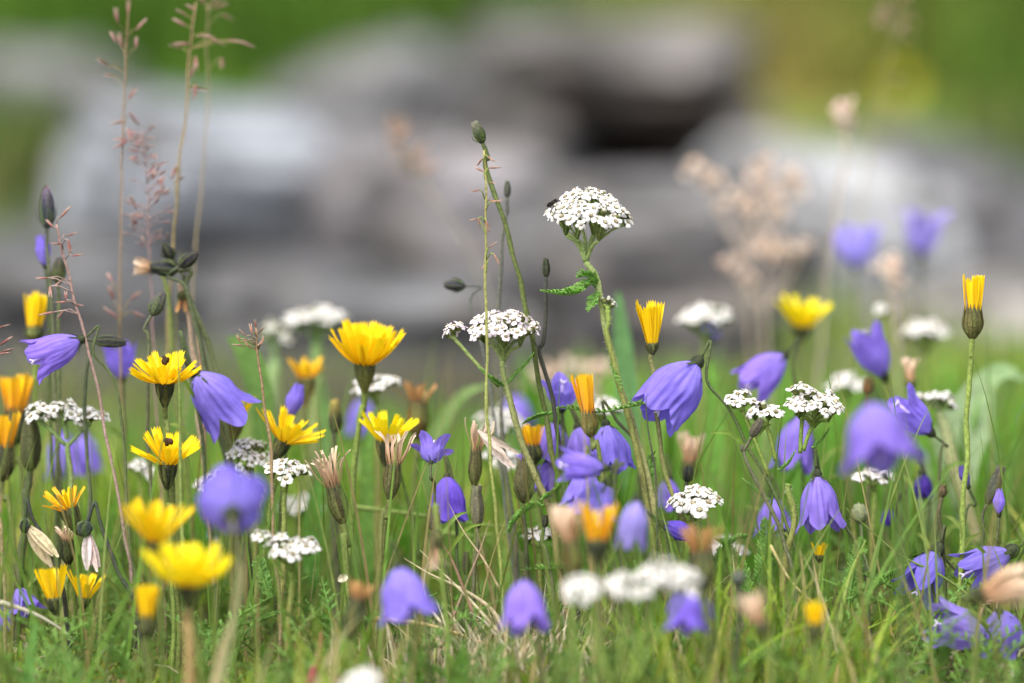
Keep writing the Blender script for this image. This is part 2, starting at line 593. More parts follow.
g6 = grass_mesh("leafy_undergrowth", 1500, herb_xy, h_herb, lambda i: rng.uniform(0.004, 0.010),
                [(0.115, 0.27, 0.030), (0.15, 0.30, 0.05), (0.20, 0.30, 0.07), (0.08, 0.19, 0.020), (0.22, 0.28, 0.11)], [0.32, 0.26, 0.16, 0.16, 0.10], 0.6, 6, M_GRASS)
tag(g6, "soft broad green leaves filling the band between flowers and stones", "undergrowth", kind="stuff")


def hill_xy(i):
    if i % 8 == 0:
        s = rng.choice([-1, 1])
        y = rng.uniform(3.0, 4.1)
        return s * (y * HALF * rng.uniform(0.88, 1.3)), y
    y = 4.1 + 4.5 * rng.random() ** 1.3
    return rng.uniform(-1, 1) * (y * HALF * 1.6 + 0.1), y


g4 = grass_mesh("hillside_grass", 5000, hill_xy, lambda i, x, y: rng.uniform(0.05, 0.16) * (0.5 if y < 4.1 else 1), lambda i: rng.uniform(0.006, 0.016),
                [(0, 0, 0)], [1.0], 0.6, 4, M_FAR, lambda x, y: mix(cover_colour(x, y), (0.20, 0.17, 0.06) if fbm(x + 9, y, 4.3) > 0 else (0.035, 0.07, 0.012), min(0.55, abs(fbm(x + 9, y, 4.3)) * 1.6)))
tag(g4, "green and straw coloured vegetation on the slope behind the stones", "grass", kind="stuff")

# low moss and herb leaves hugging the soil
mb = MB()
for i in range(5200):
    y = 1.30 + 0.45 * random.random()
    hw = y * HALF * 1.15
    x = random.uniform(-hw, hw)
    z = ground(x, y)
    c = jit(random.choice([(0.10, 0.17, 0.03), (0.14, 0.17, 0.04), (0.12, 0.21, 0.03), (0.22, 0.19, 0.09), (0.30, 0.25, 0.17)]), 0.3)
    a = random.uniform(0, 6.28)
    d = Vector((math.cos(a), math.sin(a), random.uniform(0.1, 1.1))).normalized()
    p = Vector((x, y, z + random.uniform(0, 0.008)))
    l, wd = random.uniform(0.003, 0.010), random.uniform(0.0004, 0.0012)
    mb.blade([p, p + d * l * 0.5, p + d * l - Vector((0, 0, l * 0.2))], [wd * 0.6, wd, wd * 0.15], Z, c, 0.3)
tag(mb.build("moss", M_LEAF), "mat of moss and tiny herb leaves at soil level", "moss", kind="stuff")

# ------------------------------------------------------------------ plant builders
BUILT = {}
G_STEM, G_OLIVE, G_DARK = (0.17, 0.24, 0.05), (0.12, 0.125, 0.04), (0.024, 0.030, 0.020)
YELLOW, LEMON, ORANGE, TAN = (0.88, 0.615, 0.006), (0.89, 0.75, 0.012), (0.80, 0.33, 0.02), (0.60, 0.40, 0.24)
VIOLET, LILAC, DEEPV = (0.245, 0.170, 0.66), (0.42, 0.35, 0.82), (0.085, 0.05, 0.32)
WHITE = (0.80, 0.765, 0.735)


def stem_points(start, d0, via, D, drop=True, n=5):
    """from the flower base, along d0, through the pixel waypoints, then down into the ground"""
    pts = [start]
    if d0 is not None:
        pts.append(start + d0)
    for v in via:
        pts.append(at(v[0], v[1], v[2] if len(v) > 2 else D))
    if drop:
        p = pts[-1]
        q = pts[-2] if len(pts) > 1 else p + Z
        dv = p - q
        h = p.z - ground(p.x, p.y)
        if h > 0.002:
            sl = Vector((dv.x, dv.y, 0)) / max(0.004, -dv.z if dv.z < 0 else 0.02)
            if sl.length > 0.25:
                sl = sl.normalized() * 0.25
            if h > 0.03:
                pts.append(p + sl * h * 0.5 + Vector((random.uniform(-.002, .002), 0, -h * 0.5)))
            e = p + sl * h * 0.8
            e.z = ground(e.x, e.y) - 0.004
            pts.append(e)
    return smooth_path(pts, n)


def stem(root, org, pts, r0, r1, c0, c1, n=7, hairs=0):
    mb = MB()
    m = len(pts)
    if m > 6:
        q = Vector((random.uniform(0, 50), random.uniform(0, 50), 0))
        pts = [p + Vector((noise.noise(p * 90 + q), noise.noise(p * 90 - q), 0)) * (0.0009 * min(1, i / 4) * min(1, (m - 1 - i) / 3)) for i, p in enumerate(pts)]
    mb.tube(pts, [(r0 + (r1 - r0) * i / (m - 1)) * random.uniform(0.90, 1.12) for i in range(m)], [mix(c0, c1, i / (m - 1)) for i in range(m)], n)
    for k in range(hairs):                              # fine down along the stem
        f = random.random() * (m - 1.01); i = int(f)
        p = pts[i].lerp(pts[i + 1], f - i)
        X, Y, t = basis(pts[i + 1] - pts[i])
        q = random.uniform(0, 6.28)
        rd = X * math.cos(q) + Y * math.sin(q)
        p = p + rd * r0 * 0.8
        e = p + (rd + t * random.uniform(-.3, .9)).normalized() * random.uniform(0.0004, 0.0010)
        mb.tube([p, e], [0.00004, 0.00002], (0.55, 0.56, 0.45), 3, cap=False)
    return mb.build("stem", M_STEM, root, org)


def base_of(pts):
    p = pts[-1].copy()
    p.z = ground(p.x, p.y)
    return p


# ---- petals of the yellow composites: shared meshes of unit length
def petal_mesh(key, width, curve, c_base, c_tip, c_back=None, wig=0.0, teeth=True):
    if key in BUILT:
        return BUILT[key]
    mb = MB()
    rows, cols = 8, 6
    for i in range(rows + 1):
        t = i / rows
        wd = width * (0.42 + 0.58 * math.sin(min(1, t * 1.35) * math.pi / 2)) * (1 if t < 0.93 else 0.95)
        for k in range(cols + 1):
            u = k / cols * 2 - 1
            z, x = t, curve * t * t
            if wig:
                x += wig * math.sin(t * 5 + sum(map(ord, key)) % 7) * t
            if i == rows and teeth:
                z += 0.045 * (1 if k % 2 == 0 else -1.3)
            y = u * wd / 2 + (wig * math.cos(t * 6) * t * 0.7 if wig else 0)
            x += 0.22 * wd * u * u + 0.012 * math.cos(u * 9)
            mb.v.append(Vector((x, y, z)))
            mb.c.append(mix(c_base, c_tip, t))
    for i in range(rows):
        for k in range(cols):
            q = i * (cols + 1) + k
            mb.f.append((q, q + 1, q + cols + 2, q + cols + 1))
    o = mb.build("petal", M_YEL if not key.startswith("tan") else M_DRY)
    me = o.data
    bpy.data.objects.remove(o)
    BUILT[key] = me
    return me


PAL = {"yellow": (mix(YELLOW, ORANGE, 0.25), YELLOW), "lemon": (YELLOW, LEMON), "orange": (ORANGE, mix(ORANGE, YELLOW, 0.55)),
       "rust": ((0.34, 0.15, 0.05), (0.56, 0.31, 0.12)), "tan": ((0.50, 0.27, 0.13), (0.72, 0.55, 0.40))}


def involucre(root, org, base, d, length, r, col=G_DARK, col2=G_OLIVE, spent=False):
    """urn of overlapping bracts"""
    mb = MB()
    shape = [(0, .20), (.12, .50), (.32, .90), (.55, 1.0), (.78, .86), (1, .74)] if spent else [(0, .20), (.15, .34), (.38, .62), (.62, .86), (.82, .97), (1, .98)]
    prof = [(-length * (1 - t), r * q) for t, q in shape]

    def rad_at(t):
        for (t0, q0), (t1, q1) in zip(shape, shape[1:]):
            if t <= t1:
                return q0 + (q1 - q0) * max(0, t - t0) / (t1 - t0)
        return shape[-1][1]
    mb.lathe(base, d, prof, lambda i, k: mix(col, col2, 0.3 + 0.5 * random.random()), 14, 0.03)
    X, Y, d = basis(d)
    for ring, (h0, h1, n) in enumerate([(-0.95, -0.35, 9), (-0.8, -0.1, 12), (-0.6, 0.12, 13)]):
        for k in range(n):
            a = 2 * math.pi * (k + 0.5 * ring + random.uniform(-.15, .15)) / n
            rd = X * math.cos(a) + Y * math.sin(a)
            pts = []
            for j in range(5):
                t = j / 4
                h = (h0 + (h1 - h0) * t)
                rr = r * rad_at(h + 1) + 0.00022 + 0.00010 * ring
                pts.append(base + d * (h * length) + rd * rr)
            c = jit(mix(col, col2, random.choice([0.1, 0.5, 0.9])), 0.2)
            mb.blade(pts, [r * 0.10, r * 0.2, r * 0.17, r * 0.11, r * 0.02], rd, [c, c, c, mix(c, (0.05, 0.05, 0.04), .5), (0.08, 0.06, 0.05)], -0.2)
    return mb.build("involucre", M_DARK, root, org)


def hawkbit(label, px, py, D, plen, d, via, outer=(40, 16), inner=(18, 12), pal="yellow", inv=(30, 8), curve=0.12, width=0.17,
            dark=False, col=G_DARK, cat="hawkbit", group="yellow hawkbits", scatter=6, petals_one=False, stem_r=0.0007, stem_c=None, name="hawkbit_flower"):
    """px, py: where the petals leave the involucre; angles are degrees off the axis (angle, count)"""
    base = at(px, py, D)
    d = sdir(*d)
    L = mm(plen, D)
    if outer[0] > 35 and scatter <= 6.5:           # an open bowl: wide at the base, petals rising and crowding
        outer, inner = (outer[0] + 8, int(outer[1] * 1.35)), (inner[0] + 6, int(inner[1] * 1.35))
        curve, width = -0.16, max(width, 0.20)
    iv, ir = mm(inv[0], D), mm(inv[1], D)
    foot = base - d * iv
    pts = stem_points(foot + d * 0.001, -d * min(0.008, iv * .6), via, D)
    org = base_of(pts)
    root = empty(name, org)
    tag(root, label, cat, group)
    sc = stem_c or mix(G_STEM, G_OLIVE, random.random())
    stem(root, org, pts, max(ir * 0.24, stem_r), stem_r, mix(sc, G_DARK, 0.3), sc)
    involucre(root, org, base, d, iv, ir, col, spent=pal in ('tan', 'rust') or outer[0] < 10)
    X, Y, d = basis(d)
    B = Matrix((X, Y, d)).transposed().to_4x4()
    n = 0
    one = MB()
    for (layer, (ang, cnt)) in enumerate((outer, inner)):
        for k in range(cnt):
            v = random.randrange(3)
            cb, ct = PAL[pal]
            if pal == "orange" and layer == 1:
                cb, ct = PAL["yellow"]
            key = f"{pal}{layer}{v}{curve:.2f}{width:.2f}"
            me = petal_mesh(key, width * (0.9 + 0.15 * v), curve * (0.7 + 0.4 * v) * (1 if layer == 0 else 0.6), cb, ct,
                            wig=0.10 if pal == "tan" else 0.0, teeth=pal != "tan")
            a = 2 * math.pi * (k + random.uniform(-0.3, 0.3)) / cnt + layer * 0.3
            ph = rad(ang + random.uniform(-scatter, scatter) * 1.35)
            l = L * (random.uniform(0.78, 1.06) if ang > 12 else random.uniform(0.84, 1.04)) * (1 if layer == 0 else 0.84)
            M = (Matrix.Translation(base) @ B @ Matrix.Rotation(a, 4, 'Z') @ Matrix.Translation((ir * (0.75 if layer == 0 else 0.35), 0, -0.0006))
                 @ Matrix.Rotation(ph, 4, 'Y') @ Matrix.Rotation(random.uniform(-.45, .45), 4, 'Z') @ Matrix.Rotation(random.uniform(-.10, .10), 4, 'X') @ Matrix.Scale(l, 4))
            if layer == 0 and ang < 16:      # a closed head: the petal backs face outward
                pass
            o = bpy.data.objects.new("petal", me)
            COL.objects.link(o)
            o.parent = root
            o.matrix_local = Matrix.Translation(-org) @ M
            n += 1
    if dark:
        mb = MB()
        for k in range(3):
            q = base + d * L * random.uniform(0.55, 0.62) + X * random.uniform(-.0009, .0009) + Y * random.uniform(-.0006, .0006)
            mb.lathe(q, (d + X * random.uniform(-.8, .8)), [(-.0010, .0002), (-.0005, .0007), (.0002, .0009), (.0008, .0006), (.0012, .0002)], jit((0.05, 0.032, 0.015), .4), 8, 0.1)
        mb.build("dark_centre", M_DARK, root, org)
    return root


# ---- harebells
def bell_mesh_geo(mb, base, d, L, R, flare=0.5, col=VIOLET, lobe=0.40, crump=0.03, closed=0.0, roll=None, pale=0.35):
    X, Y, d = basis(d)
    roll = random.uniform(0, 6.28) if roll is None else roll
    rows, cols = 20, 80
    b = len(mb.v)
    sd_ = Vector((random.uniform(0, 90), random.uniform(0, 90), 0))
    for i in range(rows + 1):
        s = i / rows
        for k in range(cols):
            th = 2 * math.pi * k / cols
            u = ((k / cols * 5) % 1.0) - 0.5
            lim = (1 - lobe) + lobe * (1 - abs(2 * u) ** 1.7)
            t = s * lim
            r = R * (0.16 + 0.84 * math.sin(min(1.0, t / 0.55) * math.pi / 2) ** 0.75)
            if t > 0.5:
                q = (t - 0.5) / 0.5
                r += R * flare * q ** 1.7 - R * closed * q * 0.9
            r *= 1 + 0.045 * math.cos(5 * th + math.pi) * min(1, t * 3) * (1 - 0.3 * s)
            nz = noise.noise(Vector((math.cos(th) * 1.6, math.sin(th) * 1.6, t * 2.2)) + sd_)
            n2 = noise.noise(Vector((math.cos(th) * 5, math.sin(th) * 5, t * 4)) + sd_)
            n3 = noise.noise(Vector((math.cos(th) * 8, math.sin(th) * 8, t * 2.5)) + sd_)
            r *= 1 + crump * (2.6 * nz + 1.4 * n2 + 1.3 * n3) * (0.4 + s)
            h = L * (t * 1.0) - (L * 0.10 * flare * max(0, t - 0.72) / 0.28)
            mb.v.append(base + d * h + (X * math.cos(th + roll) + Y * math.sin(th + roll)) * r)
            c = mix(mix(col, LILAC, pale), col, min(1, t * 1.6))
            vein = max(0, 1 - abs(u) * 14) * 0.40 + max(0, 1 - abs(abs(u) - 0.25) * 18) * 0.25 + max(0, 1 - (0.5 - abs(u)) * 22) * 0.30 * (1 - s)
            c = mix(c, DEEPV, vein)
            mb.c.append(tuple(x * (1 + 0.16 * n2) for x in c))
    for i in range(rows):
        for k in range(cols):
            k2 = (k + 1) % cols
            mb.f.append((b + i * cols + k, b + i * cols + k2, b + (i + 1) * cols + k2, b + (i + 1) * cols + k))


def calyx_geo(mb, base, d, r, sep, col=G_DARK, spread=55):
    mb.lathe(base - d * r * 1.3, d, [(0, r * 0.35), (r * 0.35, r * 0.75), (r * 0.9, r), (r * 1.5, r * 0.95), (r * 1.9, r * 0.6)],
             lambda i, k: mix(col, G_OLIVE, 0.22 * (k % 2)), 10)
    X, Y, d = basis(d)
    a0 = random.uniform(0, 6.28)
    for k in range(5):
        a = a0 + 2 * math.pi * k / 5
        rd = X * math.cos(a) + Y * math.sin(a)
        ang = rad(spread + random.uniform(-12, 12))
        pts = [base + rd * r * 0.8 + (d * math.cos(ang * (0.5 + 0.5 * t)) + rd * math.sin(ang)) * sep * t for t in (0, .33, .66, 1)]
        mb.blade(pts, [r * 0.28, r * 0.24, r * 0.15, r * 0.03], rd + d * 0.2, jit(mix(col, G_STEM, 0.15)), 0.2)


def harebell(label, px, py, D, length, width, d, via, flare=0.5, col=VIOLET, hook=True, closed=0.0, calyx=1.0, lobe=0.33, style=True,
             group="purple harebells", crump=0.045, pale=0.35, stem_c=None, spread=55, cat="harebell", name="harebell_flower"):
    base = at(px, py, D)
    d = sdir(*d)
    f = random.uniform(0.82, 1.15)
    col = (col[0] * f * random.uniform(0.92, 1.10), col[1] * f, col[2] * f * random.uniform(0.95, 1.04))
    L, R = mm(length, D), mm(width, D) / 2 / (1 + flare * 0.75)
    cr = 0.0017 * calyx * max(0.75, L / 0.018)
    foot = base - d * cr * 1.3
    pts = stem_points(foot, (-d * 0.004 + Z * 0.0015) if hook else -d * 0.005, via, D)
    org = base_of(pts)
    root = empty(name, org)
    tag(root, label, cat, group)
    sc = stem_c or jit((0.09, 0.11, 0.04), 0.2)
    stem(root, org, pts, 0.0004, 0.00055, mix(sc, G_DARK, 0.5), sc, 6)
    if len(pts) > 8 and abs(plane(D) - 1.5) < 0.09:
        for k in range(random.randint(2, 4)):
            mb = MB()
            i = random.randrange(len(pts) // 2, len(pts) - 1)
            p, t = pts[i], (pts[i] - pts[i + 1]).normalized()
            sd_ = Vector((random.uniform(-1, 1), random.uniform(-.6, .6), 0)).normalized()
            l = random.uniform(0.008, 0.020)
            e = p + (t * 0.8 + sd_).normalized() * l
            q = p.lerp(e, .55) + Z * l * 0.10
            mb.blade(smooth_path([p, q, e - Z * l * .1], 3), [0.0003, 0.0005, 0.0006, 0.0006, 0.0005, 0.0003, 0.0001], -FWD + Z * .3, jit(G_STEM, .25), 0.4)
            mb.build("leaf", M_LEAF, root, org)
    mb = MB(); bell_mesh_geo(mb, base, d, L, R, flare, col, lobe, crump, closed, None, pale)
    co = mb.build("corolla", M_PETAL, root, org)
    mb = MB(); calyx_geo(mb, base, d, cr, cr * 3.2, spread=spread)
    mb.build("calyx", M_DARK, root, org)
    if style and closed < 0.3:
        mb = MB()
        mb.tube([base, base + d * L * 0.45, base + d * L * 0.86], [0.0006, 0.0005, 0.0005], (0.38, 0.31, 0.60), 6)
        X, Y, dd = basis(d)
        for k in range(3):
            a = 2.1 * k
            e = base + d * L * 0.86
            mb.tube([e, e + d * 0.0012 + (X * math.cos(a) + Y * math.sin(a)) * 0.0011], [0.0004, 0.0002], (0.55, 0.5, 0.62), 5)
        mb.build("style", M_STEM, co, org)
    return root


# ---- yarrow: capitula are shared meshes
def capitulum_mesh(v, pink=0.0, bud=False):
    key = f"cap{v}{pink:.1f}{bud}"
    if key in BUILT:
        return BUILT[key]
    st = random.getstate(); random.seed(100 + v)
    mb = MB()
    # green cup, unit = millimetres
    cup = [(0, 0.35), (0.4, 0.8), (1.4, 1.15), (2.4, 1.05), (2.9, 0.95)]
    mb.lathe(Vector((0, 0, 0)), Z, cup, lambda i, k: jit(mix((0.15, 0.20, 0.045), (0.08, 0.065, 0.03), i / 5 + 0.15 * (k % 2)), 0.2), 9, 0.05)
    ncup = len(mb.f)
    if bud:
        mb.lathe(Vector((0, 0, 2.5)), Z, [(0, 1.0), (0.5, 0.95), (0.9, 0.6), (1.1, 0.2)], lambda i, k: jit((0.50, 0.50, 0.40), 0.2), 8, 0.1)
        ndisc = len(mb.f)
    else:
        for k in range(9):
            a, r = 2.4 * k, 0.22 * math.sqrt(k)
            c = jit(random.choice([(0.80, 0.74, 0.55), (0.70, 0.62, 0.40), (0.78, 0.76, 0.70)] if v % 3 else [(0.42, 0.33, 0.20), (0.58, 0.50, 0.34)]), 0.1)
            mb.lathe(Vector((r * math.cos(a), r * math.sin(a), 2.6)), Vector((math.cos(a) * .2, math.sin(a) * .2, 1)),
                     [(0, 0.14), (0.4, 0.18), (0.65, 0.2), (0.75, 0.08)], c, 5)
        ndisc = len(mb.f)
        n = 5 if v % 4 else 6
        for k in range(n):
            a = 2 * math.pi * (k + random.uniform(-.12, .12)) / n
            rd, sd2 = Vector((math.cos(a), math.sin(a), 0)), Vector((-math.sin(a), math.cos(a), 0))
            droop, W, Lr = random.uniform(-0.8, 0.3), random.uniform(0.9, 1.3), random.uniform(1.5, 2.35)
            b = len(mb.v)
            rows, cols = 5, 6
            tw = random.uniform(-0.25, 0.25)
            for i in range(rows + 1):
                t = i / rows
                ww = W * (0.35 + 0.65 * math.sin(min(1, t * 1.5) * 1.57)) * (1 if t < .8 else 0.93)
                for q in range(cols + 1):
                    u = q / cols * 2 - 1
                    l = t * Lr - (0.30 * u * u * t * t * Lr)
                    if i == rows:
                        l += 0.10 * math.cos(u * 8.5)
                    zz = 2.75 + droop * t * t * 2 + 0.10 * math.cos(u * 6) * t + tw * u * t - 0.25 * u * u * t
                    mb.v.append(rd * (0.75 + l) + sd2 * (u * ww) + Z * zz)
                    mb.c.append(jit(mix(mix(WHITE, (0.80, 0.62, 0.74), pink), (0.72, 0.74, 0.62), max(0, 0.5 - t) * 0.8), 0.03))
            for i in range(rows):
                for q in range(cols):
                    z0 = b + i * (cols + 1) + q
                    mb.f.append((z0, z0 + 1, z0 + cols + 2, z0 + cols + 1))
    o = mb.build("floret", M_STEM)
    me = o.data
    me.materials.append(M_WHITE)
    idx = [0] * ncup + [1] * (len(mb.f) - ncup)
    me.polygons.foreach_set("material_index", idx)
    bpy.data.objects.remove(o)
    BUILT[key] = me
    random.setstate(st)
    return me


def feather_geo(mb, pts, width, col, pairs=13, fat=1.0):
    """a yarrow leaf: a rib with two rows of divided leaflets"""
    m = len(pts)
    tot = sum((pts[i + 1] - pts[i]).length for i in range(m - 1))
    mb.tube(pts, [0.00045 * fat * (1 - 0.6 * i / (m - 1)) for i in range(m)], col, 5)
    for j in range(pairs * 2):
        t = 0.10 + 0.88 * (j // 2) / pairs
        f = t * (m - 1); i = min(m - 2, int(f)); p = pts[i].lerp(pts[i + 1], f - i)
        tg = (pts[i + 1] - pts[i]).normalized()
        sde = tg.cross(Z if abs(tg.z) < 0.9 else Vector((0, 1, 0))).normalized()
        up = sde.cross(tg)
        s = 1 if j % 2 else -1
        l = width / 2 * (math.sin(math.pi * min(1, t * 0.9 + 0.12)) ** 0.7) * random.uniform(0.8, 1.15)
        dv = (sde * s * 0.75 + tg * 0.55 + up * random.uniform(0.1, 0.7)).normalized()
        c = jit(col, 0.18)
        e = p + dv * l + up * l * 0.15
        mb.blade([p, p.lerp(e, .5), e], [0.0002 * fat, 0.0003 * fat, 0.0001], up, c, 0.3)
        for k in range(6):
            tt = 0.2 + 0.14 * k
            q = p.lerp(e, tt)
            dd = (dv + (tg if k % 2 else -tg) * 0.9 + up * random.uniform(-0.5, 1.3)).normalized() * l * 0.42 * (1.1 - tt * .5)
            mb.blade([q, q + dd * .6, q + dd], [0.0002 * fat, 0.00028 * fat, 0.0001], up, c, 0.3)


def yarrow(label, heads, D, via, node=None, pink=0.0, leaves=(), seed=0, group="white yarrows", stem_c=G_STEM, stem_r=0.0008,
           dens=1.0, bud_share=0.10, fsize=1.0, junction=None):
    """heads: (px, py, width px, dome, lean x, lean toward); node: pixel where the branches of a head part"""
    st0 = random.getstate(); random.seed(500 + seed)
    fsize *= 0.84
    node = node or (via[0][0], via[0][1])
    nd = at(node[0], node[1], D)
    pts = stem_points(nd, None, via, D)
    org = base_of(pts)
    root = empty("yarrow_plant", org)
    tag(root, label, "yarrow", group)
    stem(root, org, pts, stem_r * 0.9, stem_r * 1.1, stem_c, mix(stem_c, (0.20, 0.10, 0.06), 0.7), hairs=110 if abs(D - 1.5) < 0.03 else 0)
    br = MB()
    for hi, hd in enumerate(heads):
        px, py, wpx = hd[:3]
        dome = hd[3] if len(hd) > 3 else 0.30
        lx, lt = (hd[4], hd[5]) if len(hd) > 5 else (0.0, 0.15)
        hn = at(hd[6], hd[7], D) if len(hd) > 7 else nd
        c = at(px, py, D)
        R = mm(wpx, D) / 2
        ax = sdir(lx, 1.0, lt)
        X, Y, ax = basis(ax)
        N = max(3, int((R * 1000 / (2.05 * fsize)) ** 2 * 1.25 * dens))
        if hn is not nd:
            br.tube(smooth_path([hn + (c - hn) * 0.02, hn.lerp(c, .5) + Vector((0, 0, -0.001)), c - ax * R * 0.7], 4), 0.0006, jit(stem_c), 6)
            hn = c - ax * R * 0.7
        # branch clusters
        K = max(2, min(7, N // 5))
        cl = []
        for k in range(K):
            a, q = 2 * math.pi * k / K + random.uniform(-.3, .3), R * (0.55 if k else 0.1)
            tgt = c + (X * math.cos(a) + Y * math.sin(a)) * q - ax * R * 0.42
            cl.append(tgt)
            p1 = hn.lerp(tgt, 0.5) + ax * (0.12 * (hn - tgt).length) - (tgt - c) * 0.05
            br.tube(smooth_path([hn, p1, tgt], 4), [0.0007, 0.00065, 0.0006, 0.0006, 0.00055, 0.0005, 0.0005, 0.0005, 0.00045][:9], jit(stem_c), 6)
        for i in range(N):
            rr = R * math.sqrt((i + 0.5) / N) * 0.94
            a = 2.39996 * i + seed
            rr *= random.uniform(0.93, 1.05)
            q = X * math.cos(a) * rr + Y * math.sin(a) * rr
            hz = dome * R * (1 - (rr / R) ** 2 * 1.2) + random.uniform(-0.0013, 0.0011)
            dirn = (ax + q / R * (0.35 + dome * 1.5) + Vector((random.uniform(-.38, .38), random.uniform(-.38, .38), 0))).normalized()
            top = c + q + ax * hz
            s = 0.00094 * fsize * random.uniform(0.72, 1.15)
            ft = top - dirn * 2.8 * s
            me = capitulum_mesh(random.randrange(6), pink, random.random() < bud_share)
            o = bpy.data.objects.new("floret", me)
            COL.objects.link(o)
            o.parent = root
            Bx, By, Bz = basis(dirn)
            M = Matrix.Translation(ft - org) @ Matrix((Bx, By, Bz)).transposed().to_4x4() @ Matrix.Rotation(random.uniform(0, 6.28), 4, 'Z') @ Matrix.Scale(s, 4)
            o.matrix_local = M
            tgt = min(cl, key=lambda e: (e - ft).length)
            br.tube([tgt, tgt.lerp(ft, .55) + ax * 0.0008, ft + dirn * 0.0004], [0.0004, 0.00035, 0.00045], jit(mix(stem_c, (0.14, 0.2, 0.05), .5)), 5)
    br.build("flower_stalk", M_STEM, root, org)
    for lf in leaves:
        path, wd, fat = lf[0], lf[1], (lf[2] if len(lf) > 2 else 1.0)
        mb = MB()
        P = smooth_path([at(p[0], p[1], D - (p[2] if len(p) > 2 else 0)) for p in path], 4)
        feather_geo(mb, P, mm(wd, D), (0.19, 0.36, 0.08), fat=fat, pairs=max(6, int(len(P) * 1.1)))
        mb.build("leaf", M_LEAF, root, org)
    random.setstate(st0)
    return root


# ---- dark buds and seed capsules
def bud(label, px, py, D, length, width, d, via, col=(0.035, 0.035, 0.05), tip=None, hook=False, sep=0.5, group="closed buds and capsules",
        stem_c=None, stem_r=0.0005, cat="flower bud", name="flower_bud", tailtip=0.35):
    base = at(px, py, D)
    d = sdir(*d)
    L, r = mm(length, D), mm(width, D) / 2
    pts = stem_points(base, (-d * 0.004 + Z * 0.002) if hook else -d * 0.005, via, D)
    org = base_of(pts)
    root = empty(name, org)
    tag(root, label, cat, group)
    sc = stem_c or jit((0.10, 0.11, 0.05), 0.2)
    stem(root, org, pts, stem_r, stem_r * 1.4, mix(sc, col, 0.5), sc, 6)
    mb = MB()
    tc = tip or col
    mb.lathe(base, d, [(-L * 0.06, r * 0.3), (0, r * 0.55), (L * .15, r * .85), (L * .4, r), (L * .65, r * .92), (L * .85, r * .7), (L, r * tailtip)],
             lambda i, k: jit(mix(mix(col, tc, max(0, (i - 3) / 3)), G_OLIVE, 0.16 * (1 + math.cos(5 * 2 * math.pi * k / 20))), 0.15), 20, 0.03, 0.13)
    X, Y, dd = basis(d)
    for k in range(5):                                  # the shrivelled rest of the flower at the tip
        a = 2 * math.pi * (k + random.uniform(-.3, .3)) / 5
        rd = X * math.cos(a) + Y * math.sin(a)
        p0 = base + d * L * 0.93 + rd * r * tailtip * 0.7
        p1 = p0 + d * L * random.uniform(0.06, 0.16) + rd * r * random.uniform(-0.1, 0.35)
        mb.blade([p0, p0.lerp(p1, .6), p1], [r * .22, r * .2, r * .04], rd, jit(mix(tc, TAN, 0.18), 0.3))
    mb.build("bud_body", M_DARK, root, org)
    if sep > 0:
        mb = MB()
        X, Y, dd = basis(d)
        for k in range(5):
            a = 2 * math.pi * k / 5 + random.random()
            rd = X * math.cos(a) + Y * math.sin(a)
            p0 = base + rd * r * 0.75 + d * L * 0.05
            tgt = base + rd * r * (1.2 + sep) + d * L * random.uniform(0.4, 0.75)
            mb.blade([p0, p0.lerp(tgt, .5) + rd * r * .3, tgt], [r * .25, r * .2, r * .03], rd, jit(mix(col, G_STEM, .3)), 0.2)
        mb.build("sepal", M_DARK, root, org)
    return root


# ---- bent grass with spikelets
def panicle(label, D, via, spikes, col=(0.26, 0.12, 0.10), stem_c=(0.20, 0.19, 0.08), r=0.0005, length=18, group="flowering grass stalks", drop=True, thick=0.17, seed=0):
    """via: top to bottom; spikes: (pixel x, y, direction x, up) of each spikelet's base"""
    st0 = random.getstate(); random.seed(900 + seed)
    pts = stem_points(at(via[0][0], via[0][1], D), None, via[1:], D, drop)
    org = base_of(pts)
    root = empty("bent_grass", org)
    tag(root, label, "grass stalk", group)
    stem(root, org, pts, r * 0.6, r * 1.3, mix(stem_c, col, 0.4), stem_c, 5)
    mb, tw = MB(), MB()
    for (sx, sy, dx, du) in spikes:
        p = at(sx, sy, D - random.uniform(-0.006, 0.006))
        dv = sdir(dx + random.uniform(-.35, .35), du + random.uniform(-.35, .35), random.uniform(-0.6, 0.6))
        L = mm(length, D) * random.uniform(0.75, 1.15)
        below = [q for q in pts if q.z < p.z - 0.001] or pts
        near = min(below, key=lambda q: (q - p).length)
        tw.tube([near, near.lerp(p, .6) + Z * 0.0008, p], r * 0.4, stem_c, 4)
        c = jit(mix(col, (0.36, 0.22, 0.17), random.random() * 0.6), 0.2)
        for s in (-1, 1):
            X, Y, dd = basis(dv)
            dq = (dv + X * 0.10 * s).normalized()
            mb.lathe(p, dq, [(0, L * .03), (L * .2, L * thick * .40), (L * .45, L * thick * .5), (L * .75, L * thick * .32), (L, L * .02)],
                     lambda i, k: mix(c, (0.45, 0.36, 0.28), 0.5 if i >= 3 else 0.1 * (k % 2)), 6)
    mb.build("spikelet", M_DRY, root, org)
    tw.build("branchlet", M_STEM, root, org)
    random.setstate(st0)
    return root


def auto_spikes(via, y0, y1, n, spread, seed=0):
    """spikelets spaced along a stalk between two heights, as a panicle carries them"""
    r = random.Random(seed)
    out = []
    for i in range(n):
        y = y0 + (y1 - y0) * (i + r.random() * .8) / n
        x = via[0][0]
        for a, b in zip(via, via[1:]):
            if a[1] <= y <= b[1]:
                x = a[0] + (b[0] - a[0]) * (y - a[1]) / max(1, b[1] - a[1])
        s = r.choice([-1, 1])
        k = spread * (0.25 + 0.75 * (y - y0) / max(1, y1 - y0)) * r.uniform(0.2, 1.0)
        out.append((x + s * k, y - k * 0.5, s * r.uniform(0.2, 1.0), r.uniform(-0.1, 0.9)))
    return out


